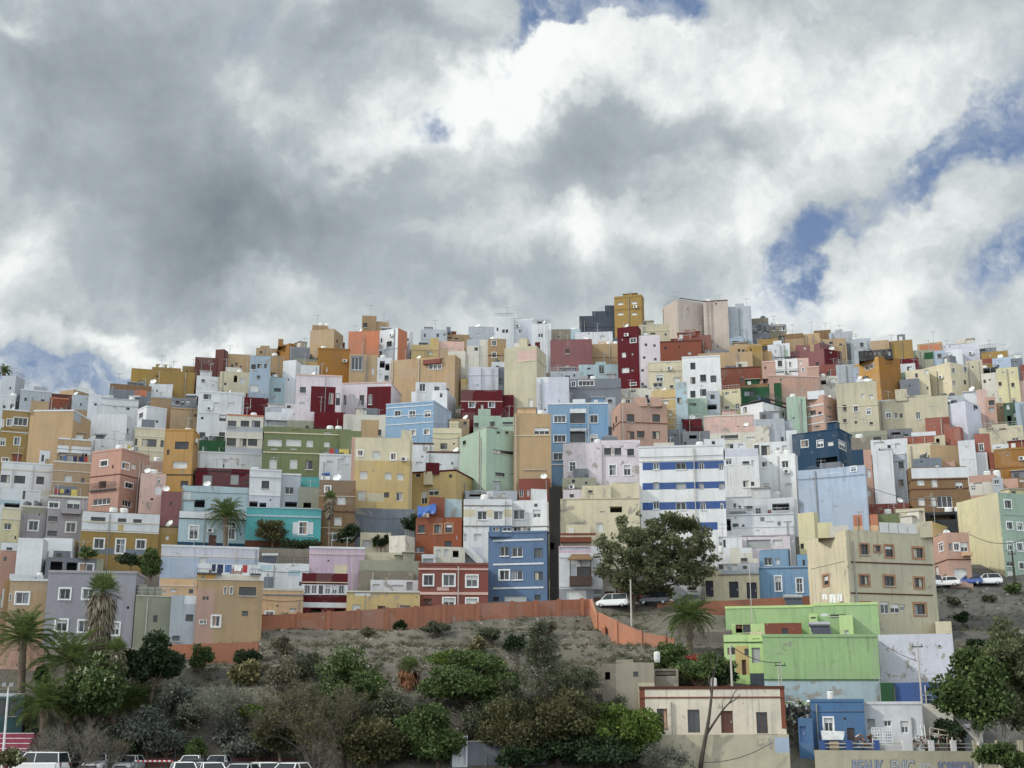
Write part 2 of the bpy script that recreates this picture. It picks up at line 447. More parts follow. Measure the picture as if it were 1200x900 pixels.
def block(root, partname, spec, opt, feats, Y, bottom, rng, top_is_root=True):
    x0, xs, x1, yt, yb = spec
    D_FAR[0] = yb < 570
    wr_ = rng.random(); c = [q + '~' if (wr_ < .48 and q[-1] not in '!~') else q for q in opt['c'].split(',')]; cl = c[0]; cr_ = c[-1]
    runs, ztop = make_faces(x0, xs, x1, yt, yb, Y, opt)
    dp = float(opt.get('dp', 6.5))
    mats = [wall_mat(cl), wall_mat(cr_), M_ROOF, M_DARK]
    def mid(key):
        m = wall_mat(key)
        if m not in mats[4:]: mats.append(m)
        return 4 + mats[4:].index(m)
    pts = [Vector((runs[0][0].x, runs[0][0].y, 0))]
    for (A, w, L) in runs: pts.append(Vector((A.x, A.y, 0)) + w*L)
    if len(runs) == 1:
        nrm = Vector((runs[0][1].y, -runs[0][1].x, 0))
        dd, _ = frame_at((x0+x1)/2, (yt+yb)/2)
        pts += [pts[1] + dd*dp, pts[0] + dd*dp]
    else:
        pts.append(pts[0] + (pts[2]-pts[1]))
    zlow = min(ground_z(p.x, p.y) for p in pts[:len(runs)+1])
    zb = bottom if bottom is not None else zlow - 1.2
    if zb > ztop - 1: zb = ztop - 1
    faces = [Face(A, w, L, zb, ztop) for (A, w, L) in runs]
    def fsel(px): return faces[0] if (xs is None or px < xs) else faces[1]
    post = []
    for t in feats:
        if t.startswith('P:') or t.startswith('B:') or t.startswith('K:') or t.startswith('R:') or t.startswith('G:') or t.startswith('A:'):
            q = t.split(':')
            if t[0] == 'B':
                y, h, key = float(q[1]), float(q[2]), q[3]
                for f in faces:
                    if len(q) > 4: 
                        a, b = float(q[4]), float(q[5])
                        if fsel((a+b)/2) is not f: continue
                    cxx = ((x0+x1)/2 if xs is None else xs) if len(q) < 5 else (a+b)/2
                    u_, zc = f.pix(cxx, y); _, z2 = f.pix(cxx, y-h)
                    ua, ub = 0.0, f.L
                    if len(q) > 4: ua, ub = max(0, f.pix(a, y)[0]), min(f.L, f.pix(b, y)[0])
                    post.append(('band', f, ua, zc, ub, z2, key))
            elif t[0] == 'P':
                a, y0_, b, y1_ = map(float, q[1:5]); f = fsel((a+b)/2)
                u0, z0, u1, z1 = f.rect((a+b)/2, (y0_+y1_)/2, b-a, y1_-y0_)
                if abs(a-x0) < 1.5: u0 = 0
                if abs(b-x1) < 1.5: u1 = f.L
                f.pats.append((u0, z0, u1, z1, mid(q[5])))
            else:
                a, y0_, b, y1_ = map(float, q[1:5]); f = fsel((a+b)/2)
                u0, z0, u1, z1 = f.rect((a+b)/2, (y0_+y1_)/2, b-a, y1_-y0_)
                post.append((t[0], f, u0, z0, u1, z1, q[5] if len(q) > 5 else None))
    wins = []
    for t in feats:
        if '@' in t:
            a, b = t.split('@'); cy, sz = b.split(':'); st = 'f'
            if sz[-1].isalpha(): st = sz[-1]; sz = sz[:-1]
            w, h = map(float, sz.split('x'))
            for cx in a.split('/'):
                wins.append((float(cx), float(cy), w, h, st))
    for cx, cy, w, h, st in wins:
        f = fsel(cx); r = f.rect(cx, cy, w, h)
        window(root, f, r, st, rng)
    mb = MB()
    for k, f in enumerate(faces):
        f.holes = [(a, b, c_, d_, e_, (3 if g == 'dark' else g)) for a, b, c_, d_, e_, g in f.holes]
        add_face(mb, f, k, None)
    n = len(pts)
    for k in range(len(runs), n):
        a, b = pts[k], pts[(k+1) % n]
        mb.quad((a.x, a.y, zb), (b.x, b.y, zb), (b.x, b.y, ztop), (a.x, a.y, ztop), 0 if k != len(runs) else 1)
    cen = sum(pts, Vector())/n
    ins = [p + (cen-p).normalized()*0.28 for p in pts]
    pz = float(opt.get('pz', 0.5))
    for k in range(n):
        a, b, c_, d_ = pts[k], pts[(k+1) % n], ins[(k+1) % n], ins[k]
        mb.quad((a.x, a.y, ztop), (b.x, b.y, ztop), (c_.x, c_.y, ztop), (d_.x, d_.y, ztop), 0)
        mb.quad((d_.x, d_.y, ztop), (c_.x, c_.y, ztop), (c_.x, c_.y, ztop-pz), (d_.x, d_.y, ztop-pz), 0)
    mb.poly([(p.x, p.y, ztop-pz) for p in ins], 2)
    # settle the parapet line a little, no two corners quite level
    mb.v = [(x, y, z + (.13*noise.noise(Vector((x*.31, y*.31, 5.0))) if abs(z-ztop) < 1e-5 else 0.0)) for x, y, z in mb.v]
    wall = mb.build(partname, mats, root)
    for it in post:
        k, f, u0, z0, u1, z1, key = it
        m = MB()
        if k == 'band':
            slab(m, f, u0, z0, u1, z1, 0.003, 0.07); m.build('cornice', wall_mat(key), root)
        elif k == 'K':     # projecting balcony box / bay
            slab(m, f, u0, z0, u1, z1, 0.004, 0.9); m.build('balcony', wall_mat(key), root)
        elif k == 'A':
            slab(m, f, u0, z0, u1, z1, 0.004, 0.6); m.build('awning', wall_mat(key), root)
        elif k == 'R':     # railing
            mt = M_MDARK if key is None or key == 'd' else M_FRAMEW
            slab(m, f, u0, z1-0.05, u1, z1, 0.3, 0.35); slab(m, f, u0, z0, u1, z0+0.05, 0.3, 0.35)
            nb = max(2, int((u1-u0)/0.25))
            for j in range(nb+1):
                uu = u0+(u1-u0)*j/nb
                slab(m, f, uu-0.015, z0+0.052, uu+0.015, z1-0.052, 0.305, 0.345)
            slab(m, f, u0, z0-0.12, u1, z0-0.002, 0.003, 0.36)
            m.build('railing', mt, root)
        elif k == 'G':     # opaque glass roof screen panels above a parapet
            nb = max(2, int((u1-u0)/1.0))
            for j in range(nb):
                a = u0+(u1-u0)*j/nb
                slab(m, f, a+0.06, z0, u0+(u1-u0)*(j+1)/nb-0.02, z1, 0.004, 0.05)
            m.build('screen_panel', M_SHW, root)
    # rain pipes, wall cables and condensers
    fb = max(faces, key=lambda q: q.L)
    if top_is_root and fb.L > 3 and rng.random() < .55:
        for _ in range(1 + (rng.random() < .4)):
            for _t in range(8):
                u = rng.uniform(.2, fb.L-.3)
                if not any(h[0]-.25 < u < h[2]+.25 for h in fb.holes): break
            else: continue
            m = MB(); slab(m, fb, u, zb+.5, u+.11, ztop-rng.choice([.25, .25, 1.2]), .075, .19); m.build('drain_pipe', M_PIPE if rng.random() < .6 else M_SILL, root)
    if top_is_root and fb.L > 4 and rng.random() < .4:
        zc = ztop - rng.uniform(.9, 3.2)
        if not any(h[1]-.15 < zc < h[3]+.1 for h in fb.holes):
            m = MB(); N_ = 8; sg = rng.uniform(.02, .2)
            m.tube([fb.pt(fb.L*k/N_, zc - sg*4*(k/N_)*(1-k/N_), .12) for k in range(N_+1)], .03, 4); m.build('wall_cable', M_MDARK, root)
    if top_is_root and fb.L > 4 and yb < 700 and rng.random() < .14:
        for _t in range(8):
            u = rng.uniform(.5, fb.L-1.4); z = ztop-rng.uniform(1.6, 3.5)
            if not any(h[0]-.2 < u+.9 and u < h[2]+.2 and h[1]-.2 < z+.6 and z < h[3]+.2 for h in fb.holes):
                m = MB(); slab(m, fb, u, z, u+.85, z+.58, .076, .40); a_ = m.build('air_conditioner', M_TANK, root)
                m = MB(); slab(m, fb, u+.12, z+.09, u+.56, z+.49, .401, .42); m.build('fan_grille', M_MDARK, a_)
                break
    # little roof structures
    if top_is_root and fb.L > 4.5 and yb < 690 and rng.random() < .42:
        for _ in range(1+(rng.random() < .35)):
            w_ = rng.uniform(1.2, 3.2); u = rng.uniform(.4, max(.5, fb.L-w_-.4)); h_ = rng.uniform(.9, 1.9); bk = rng.uniform(1.6, 3.0)
            if u+w_ > fb.L-.3: continue
            kk = rng.random(); m = MB()
            o0 = fb.pt(u, ztop-pz+.003, -bk-1.6)
            m.box(o0, fb.w*w_, fb.n*1.6, UP*(h_+pz))
            mt_ = mats[0] if kk < .55 else (wall_mat('ow') if kk < .75 else (wall_mat('gy') if kk < .93 else wall_mat('br')))
            rm = m.build('roof_hut', mt_, root)
            if rng.random() < .5 and w_ > 1.6:
                m = MB(); slab(m, fb, u+.4, ztop+.05, u+1.05, ztop+h_*.75, -bk+.002, -bk+.04); m.build('hut_door', M_FRAMED if rng.random() < .5 else M_SHW, rm)
            if rng.random() < .4:
                m = MB(); m.box(fb.pt(u-.15, ztop+h_+.004, -bk-1.7), fb.w*(w_+.3), fb.n*1.95, UP*.08); m.build('hut_roof', M_SILL, rm)
    if opt.get('cop'):
        m = MB()
        for f in faces: slab(m, f, -0.03, ztop-0.11, f.L+0.03, ztop+0.14, -0.31, 0.06)
        m.build('coping', wall_mat(opt['cop']), root)
    else:
        pass
    return dict(faces=faces, pts=pts, ztop=ztop, zroof=ztop-pz, cen=cen, Y=Y)

DEFAULT_NAME = 'house'
def num(v): return None if v == '-' else float(v)
def run_table(text):
    cur = None
    for line in text.strip().splitlines():
        line = line.strip()
        if not line or line.startswith('#'): continue
        head, feats, desc = [p.strip() for p in line.split('|')]
        extra = head.startswith('+')
        toks = head.lstrip('+').split()
        spec = [num(v) for v in toks[0].split(',')]
        opt = parse_opts(toks[2:]); opt['c'] = toks[1]
        fts = feats.split()
        rng = random.Random(int(spec[0]*7+spec[3]*13))
        if not extra:
            Y = D(float(opt.get('d', spec[4]))) + rng.uniform(-.25, .25)
            nm = opt.get('n', DEFAULT_NAME)
            d_, e_ = None, None
            cx = (spec[0]+spec[2])/2
            base = at(cx, spec[4], Y); bz = ground_z(base.x, base.y)
            root = empty(nm, (base.x, base.y, bz))
            cur = dict(root=root, x0=spec[0], x1=spec[2], yt=spec[3], yb=spec[4], desc=desc, opt=opt, blocks=[])
            REC.append(cur)
            info = block(root, 'wall', spec, opt, fts, Y, None, rng)
            cur['blocks'].append(info); cur['Y'] = Y
        else:
            s = float(opt.get('s', 0.8)); Y = cur['Y'] + s
            pn = desc or 'roof_room'
            info = block(cur['root'], pn, spec, opt, fts, Y, (cur['blocks'][0]['zroof']+0.004 if s > 0 and not opt.get('low') else None), rng)
            cur['blocks'].append(info); cur['yt'] = min(cur['yt'], spec[3])
            cur['x0'] = min(cur['x0'], spec[0]); cur['x1'] = max(cur['x1'], spec[2])
TABLE_A = '''
# ---- left skyline and upper left
0,17,28,440,478 gw | 12@455:2x3d | grey white rendered house with bare side wall
0,-,18,464,484 wh cop=wh | 14@476:4x5d 5@477:3x4d | low white house with sloping parapet
23,-,60,458,479 gw cop=wh | 30@468:3x4d 50@470:4x4d | white flat house carrying a solar heater
60,-,84,462,474 bm d=455 | | maroon brown upper storey wall
58,-,80,467,482 br cop=orr | 64@479:4x3f 72@479:4x3f | small brick red house with tiled edge
70,86,104,456,470 tn d=448 al=45 | | small tan house with pitched skyline
84,-,106,463,484 gw! | 95@474:2x3d | blotchy grey white blank house
103,-,132,462,486 wh | 112@474:3x3d | white blank house with thin mast
128,-,177,451,476 gy | P:128:451:177:457:tb P:158:457:172:464:orr 140@468:4x3d | grey house with brown top band
118,-,162,468,488 wh cop=gw | 135@478:3x3s 150@479:4x3d | long low white rooftop dwelling
153,-,228,434,462 oc | 200@452:6x5s 184@441:3x2d 166@448:7x4e | ochre wide house on skyline
+ 178,-,212,431,440 oc s=1.2 | |
174,-,202,450,470 wh | 184@458:2x2d | white wedge shaped house
176,-,206,466,486 tk cop=gw | 187@480:7x5d | brown tan house with dark window
213,-,229,429,458 oc d=440 | 219@436:2x3d | narrow ochre chimney like tower
200,-,237,467,498 tn | P:200:467:237:478:gy 202/208/214/220@472:4x5f 229@487:3x3d | tan house with grey windowed top
84,-,101,480,516 tk d=512 | | brown tan windowless return wall
0,-,34,481,546 oc cop=wh n=apartment_block | 1@496:6x8W 11@495:6x8W 24@494:16x9W 3@518:6x8W 20@517:7x9W 6@539:8x5W 18@539:7x5W B:507:1:wh | mustard apartment block with white framed windows
33,84,105,481,546 tn cop=wh n=apartment_block | P:85:483:95:494:gw 49@520:1x1d | tan block with big blank wall
+ 36,-,57,470,482 tn s=0.6 | | stair_tower
105,148,158,486,520 wh | 150@505:2x6d | tall blank white block
99,-,156,515,532 wh | 120@524:4x3s 140@525:3x4d | low blank white wall house
161,171,195,476,505 wh cop=wh | 165@487:5x6f 184@494:3x3d | white house with parapet window corner
157,-,193,502,540 cr n=apartment_block cop=ow | 159@518:4x8d 175@519:17x9d 190@520:4x8d B:512:1:ow B:529:1:ow | cream bay fronted house
67,-,106,515,545 tn cop=wh | P:67:523:106:532:wh 76@536:13x8f 87@536:11x8f K:68:531:96:532:wh 99@536:6x10o | tan penthouse with white balcony band
+ 88,-,97,510,516 wh s=1.5 | |
46,-,68,528,545 wh | 57@541:8x6d 50@537:3x8d | little white rooftop room
0,-,62,543,580 wh n=apartment_block cop=wh | 5@561:13x9d 23@562:13x9d 47@563:9x9d B:552:1.5:ow P:0:573:62:580:ow | long white block with dark square windows
61,-,106,542,580 tn cop=ow | 80@561:9x8s B:553:1:ow B:566:1:ow 69@572:3x4d 97@563:4x5d | tan house with one shuttered window
105,140,173,526,609 sa cop=rs n=apartment_block | 122@543:8x6W 147@546:8x7W 157@547:6x6s 120@568:9x8o R:106:566:137:574:d 151@569:9x6W 119@588:20x7f 149@590:11x7f B:556:1:bm 132@547:2x4d | salmon pink stepped apartment block
163,-,193,555,612 pk! | 186@563:4x7f P:182:571:189:580:wh 178@585:3x3d | tall peeling pale pink blank wall house
170,-,193,540,556 rs d=560 | R:172:541:192:554:w | pinkish rooftop fence house
191,225,232,504,578 yo n=apartment_block cop=yo | 213@522:16x9d 211@545:17x8s 216@567:9x7d 197@530:3x6d B:557:1:dg | orange ochre block
188,-,212,576,620 ro | 200@590:3x4d | mauve brown blank wall house
184,-,210,617,642 oc | B:618:1:dg 196@630:4x5s | small mustard house behind bush
# ---- left second rows
0,-,31,572,597 wh d=597 | P:0:586:24:592:pb 14@592:18x5o 28@580:3x10d | white terrace house with pale canopy
29,-,47,575,598 wh cop=wh | 42@590:4x6d | small white stair house
0,-,23,596,640 yc cop=ow | 9@617:8x7f P:0:597:23:608:cr B:609:1:ow 18@630:2x4d | pale yellow house
0,-,20,636,668 sa | P:0:636:20:645:wh 11@643:7x3d 6@655:4x5d | low salmon house
22,-,56,594,632 gl cop=ow | 39@616:11x11W P:27:595:53:602:gg 46@603:2x2d | lilac grey house with moulded parapet
55,-,101,582,632 gl cop=ow n=apartment_block | 63@592:11x6W 62@608:11x6d 61@625:11x6d 86@591:16x11f K:72:597:95:603:gl 83@618:11x11W B:584:1:co | lilac grey block with balcony
19,49,55,631,678 wh | | white gabled blank outbuilding
50,84,92,631,658 wh | 88@643:2x3d | white blank annexe
95,-,186,601,650 oc n=villa | P:95:601:186:622:wh 115@609:17x6d 143@610:10x5d 161@611:10x5d B:613:1.2:cr B:624:1.2:wh 116@637:11x11W 141@640:10x16W 165@638:10x10W P:95:643:186:650:st P:138:615:145:622:yl | mustard villa with white parapet and medallion
53,-,121,654,674 gy n=pergola_house | 66@663:14x10o 84@664:12x10o 101@665:16x8W P:113:655:121:674:gg | grey roof terrace dwelling
8,52,54,680,765 tn cop=wh d=757 | 26@701:15x13W 42@693:2x2d 12@700:3x8W P:8:752:54:765:rs | tan front house with one white window
+ 11,-,51,673,681 wh s=0.8 | |
0,-,9,678,775 tk d=757 | 3@700:5x10o P:0:690:4:712:wh | tan house cut by picture edge
53,157,166,671,757 lm cop=gl n=apartment_block | 76@696:12x12W 103@696:12x12W 72@733:13x13W 98@734:12x13W 135@737:9x14W P:64:750:110:757:ow 150@712:3x3d | large blue grey house
157,-,200,698,758 gg d=756 | 182@725:5x8d B:699:1:ow 170@740:2x3d | grey green house with battlement parapet
+ 162,-,172,685,699 gg s=0.4 | |
+ 174,-,181,688,699 gg s=0.4 | |
+ 183,-,190,688,699 gg s=0.4 | |
199,-,231,698,757 gw d=755 | 206@748:9x6d P:216:698:231:708:wh 222@724:9x8d 210@712:2x2d | pale grey house with small windows
187,-,232,678,700 pe | B:687:1:ow 203@692:8x4s 224@693:5x5d 193@694:5x4s | low peach house
188,-,303,641,682 wl n=long_house cop=wh d=676 | P:188:655:303:682:lw B:653:1:ow 238@657:8x8s 215@662:1x1d | long lavender white windowless house
232,-,303,661,688 wh d=686 | P:250:655:303:661:br 246@672:3x8d | low white house
229,-,307,679,762 tn n=apartment_block d=752 | 264@692:3x8W 271@692:3x8W 290@693:20x10d 239@701:3x4d 243@701:3x4d 236@729:4x4W 240@729:3x4W 253@728:9x12W 287@719:7x6d B:680:1:ow 300@740:2x2d P:229:690:250:762:rs | orange tan three storey house
+ 231,-,252,672,681 yo s=0.5 | 238@677:3x7f |
+ 269,-,284,665,680 rs s=3 | R:269:666:284:674:w |
+ 233,-,305,674,680 ow s=1.2 | R:231:667:260:672:d R:293:667:306:673:d |
306,-,355,691,728 pe cop=ow d=722 | B:698:1.5:st 343@715:8x4s 316@719:9x4W 325@710:2x2d | low peach house with grey band
302,-,362,660,692 wh! | P:309:676:320:690:st 352@684:3x5d P:305:662:318:668:pb P:338:668:352:675:pb | white wall house with faded blue patches
303,-,365,643,662 co n=retaining_wall | | plain concrete retaining wall below rubble
362,-,427,642,678 lp cop=wh | P:392:662:407:678:cr 385@657:2x2d B:650:1:ow | lavender pink blank house
353,-,407,672,722 ma d=716 n=tiled_house | P:353:685:407:697:wh 360/368@691:6x10f 376@691:5x10d 384/392/400@691:6x10f P:353:706:407:712:wh 370@717:12x8o 398@717:12x7o B:683:1:cr | dark red house with white window band
'''
TABLE_B = '''
# ---- centre left, mid
209,-,290,600,642 pb n=villa d=640 | P:209:600:290:608:wh 227@624:10x15W 249@633:9x12D 271@622:9x20W P:209:636:290:642:te B:609:1:dg 282@626:2x3d | pale blue villa behind the date palm
213,-,291,570,602 pb! | P:215:576:223:598:wh 232@590:16x9o 262@597:10x4s | peeling pale blue wall house
229,-,292,549,572 ma | 243@563:11x13e 275@562:10x12e 288@564:2x3d B:553:1:dg | maroon low house with blue grey shutters
229,-,307,531,552 wh! cop=wh | 285@546:5x4s 262@546:2x4d | long off white house with pitched parapet
231,-,264,516,533 gd d=530 | 238@527:2x8s | dark green painted lower wall house
265,-,308,487,532 ow n=apartment_block cop=orr | B:501:1:gw B:514:1.5:ow P:265:502:308:506:gw 272@497:10x8d 287@497:10x8d 300@497:10x8d 271@518:11x9d 285@518:8x9d 296@518:11x9d P:265:525:308:532:gw | white block with six dark windows
231,-,285,460,520 wh n=apartment_block cop=wh | 243@465:9x6f 254@475:7x7s 271@475:7x7s 261@490:8x7f 237@510:7x7d 260@510:7x7d B:485:1:wh 237@490:3x3d | tall white house with cable
+ 231,-,250,457,461 wh s=1 | |
267,-,310,480,490 ma d=482 | | maroon long parapet wall house
277,-,314,466,488 ma d=478 | 284@472:2x2d | maroon stepped rooftop house
310,-,354,478,502 wh | P:310:478:330:486:gw 325@499:15x5s K:311:485:353:494:wh | white house with overhanging balcony slab
336,-,374,493,508 gg | 360@501:4x4d | pale green grey low house
308,-,411,502,560 ol n=apartment_block | B:509:1.2:cr B:532:1.2:cr 322@519:17x8s 344@519:18x8s 363@520:8x8s 383@521:7x6s 402@521:5x6s 322/346@504:8x2s 384@507:8x2s 320@544:9x11s 344@544:9x11s 362@545:8x10f 321/344@526:8x2s 383@530:8x2s | olive green striped apartment block
+ 308,-,350,500,504 ol s=0.5 | |
+ 398,-,424,505,512 ol s=0.4 low=1 | |
374,-,413,533,566 wh cop=wh | 386@544:7x8s 399@545:6x14s 393@560:3x3d | white house with blue rooftop tarp
373,-,416,563,634 tb d=628 n=patterned_house | 384@573:6x6W 400@587:10x9s 396@611:9x10s 390@629:8x7W B:600:1:bd B:582:.7:cr B:619:.7:cr | brown diagonal striped brick house
292,-,329,551,598 wh cop=wh | 311@568:9x9d B:560:1:gw B:581:1:wh 297@591:10x7o 308@592:8x6o 317@586:2x2d P:292:581:330:598:wl | white two storey house
+ 294,-,303,547,552 wh s=0.8 | |
328,-,352,556,594 gw cop=wh | 339@575:10x8f 341@591:14x6o | grey white narrow house
351,-,374,559,572 te d=575 | P:351:559:374:572:aq | small teal wall house
350,-,374,571,597 gg | 360@592:9x6o | grey ribbed shed
288,-,376,595,642 aq n=villa d=640 | B:606:2:pb B:596:1:pb 355@619:9x14W P:343:612:350:626:wh P:360:612:367:626:wh P:288:634:376:642:bd 318@620:9x14W B:629:1:pb:343:368 | turquoise villa with shuttered window
411,-,483,513,600 yl d=606 n=apartment_block | 422@531:6x6W 441@533:9x9s 461@535:6x7W 426@557:9x9s 455@558:8x8s 469@559:8x8s 424@581:9x11s 453@580:6x6d 468@582:8x10f P:411:513:483:540:cr P:411:513:415:600:rs P:430:578:450:588:cc | yellow tan apartment block with plaster patch
+ 470,-,483,504,514 cr s=0.5 | |
412,-,486,596,634 st! n=retaining_wall d=614 | | tall blue grey stained retaining wall
480,534,554,551,592 yl cop=ma n=house | P:480:545:535:551:ma 490@557:5x4d 528@558:4x4d 497@583:7x15f 508@577:12x7f K:499:554:508:569:cr 515@582:6x10d 547@555:2x2d | yellow house with maroon parapet
+ 499,-,515,542,552 ma s=0.5 | |
487,541,543,606,650 ob d=644 | 494@620:8x9d 513@620:8x10t 526@619:8x10t 525@638:8x8d 492@644:10x6d 535@630:2x5s | rust brown house under the blue tarp
+ 503,-,521,583,607 ob s=1.5 | |
+ 521,-,541,585,606 pb! s=2.2 | |
543,-,600,585,664 whc d=654 n=apartment_block | P:543:585:600:592:wh B:593:1:co P:543:597:557:606:cr P:570:597:578:606:cr P:590:597:600:606:cr 565@604:11x10f 584@604:11x10f 560@630:9x9s 545@630:4x9s B:617:1:co P:546:641:566:664:wl | white house with cream window bands
600,641,643,586,640 whc d=652 | 608@603:13x11f 629@602:9x9f 628@592:4x4d B:617:1:co 606@620:9x5f 617@620:9x5f | white stepped house
+ 622,-,641,573,590 whc s=0.4 | |
608,-,645,561,590 br d=585 | 611@578:5x9f 619@578:3x8s P:608:561:628:590:rd | small brick red house
572,641,643,623,708 bl n=apartment_block d=703 cop=bl | B:634:2:wh:578:637 B:662:2:wh:578:637 B:690:2:wh:578:637 591@646:10x11f 606@647:13x11f 631@648:10x11d 591@674:11x11W 606@674:13x11f 631@675:10x10d 604@703:26x9g 581@702:7x5d 630@700:7x6d | blue four storey townhouse
+ 573,-,600,616,624 bl s=0.8 | 581@620:8x5f 594@620:10x5f |
490,-,572,661,716 rd d=711 cop=rd n=apartment_block | B:668:2:pk B:697:3:pk 502@680:11x12W 526@680:13x13W 553@681:13x13W 501@707:9x11D 526@707:13x12W 553@707:13x11W P:512:688:526:692:pk | dark red two storey house with white frames
494,-,511,650,664 wh d=664 | 502@657:12x5e | small white rooftop parapet
508,-,545,641,664 ow! d=660 | 514@648:5x8s 523@648:5x9s 534@649:7x8o | pale rooftop terrace wall
406,-,492,694,724 yl! d=718 cop=ow n=long_house | 418@713:10x9s 447@713:9x6D 475@712:12x5d B:695:1:co 488@700:2x2s P:416:695:434:698:wh | long single storey yellow house
434,-,493,680,697 wh! d=693 | 441@686:8x3s 466@687:13x3s 480@687:7x10r | low white rooftop dwelling
420,-,484,648,660 cc! n=retaining_wall | | upper crumbling cream retaining wall
422,-,492,657,676 gg! n=retaining_wall | 430@672:5x8f 437@672:5x8f | middle grey green crumbling retaining wall
420,-,485,669,684 co! n=retaining_wall | | lower rough stone retaining wall
456,475,486,627,650 ow! n=shed | | small pale concrete shed
422,-,458,624,644 cc! n=shed | 430@637:10x8e | cream ruined shed
644,-,656.5,571,712 dk n=house d=702 | 647@640:5x8o | narrow charcoal wall in the alley
655,-,706,640,708 wh d=703 n=townhouse | P:656:640:693:648:lp 665@641:18x7o 683@641:16x7o P:655:690:706:708:lm B:688:2:wh 675@697:24x11g 700@694:8x5d 700@705:8x10D 684@670:16x12b P:669:661:675:675:gw | white townhouse with carved wooden balcony
657,-,698,626,641 cr cop=br d=665 | A:656:630:693:636:br | cream house with terracotta tile edge
705,-,722,686,708 ow d=700 | 714@698:10x10D | pale ground floor beside white van
720,-,752,684,708 rd d=699 | 736@695:9x14D | brick red ground floor behind the tree
750,-,795,684,709 wh d=698 | 763@697:13x6e 785@697:6x10d | white ground floor behind the dark car
780,-,825,640,706 wh d=694 | P:805:688:816:692:gy 812@670:4x6d 811@690:9x3d | white house half hidden by the tree
'''
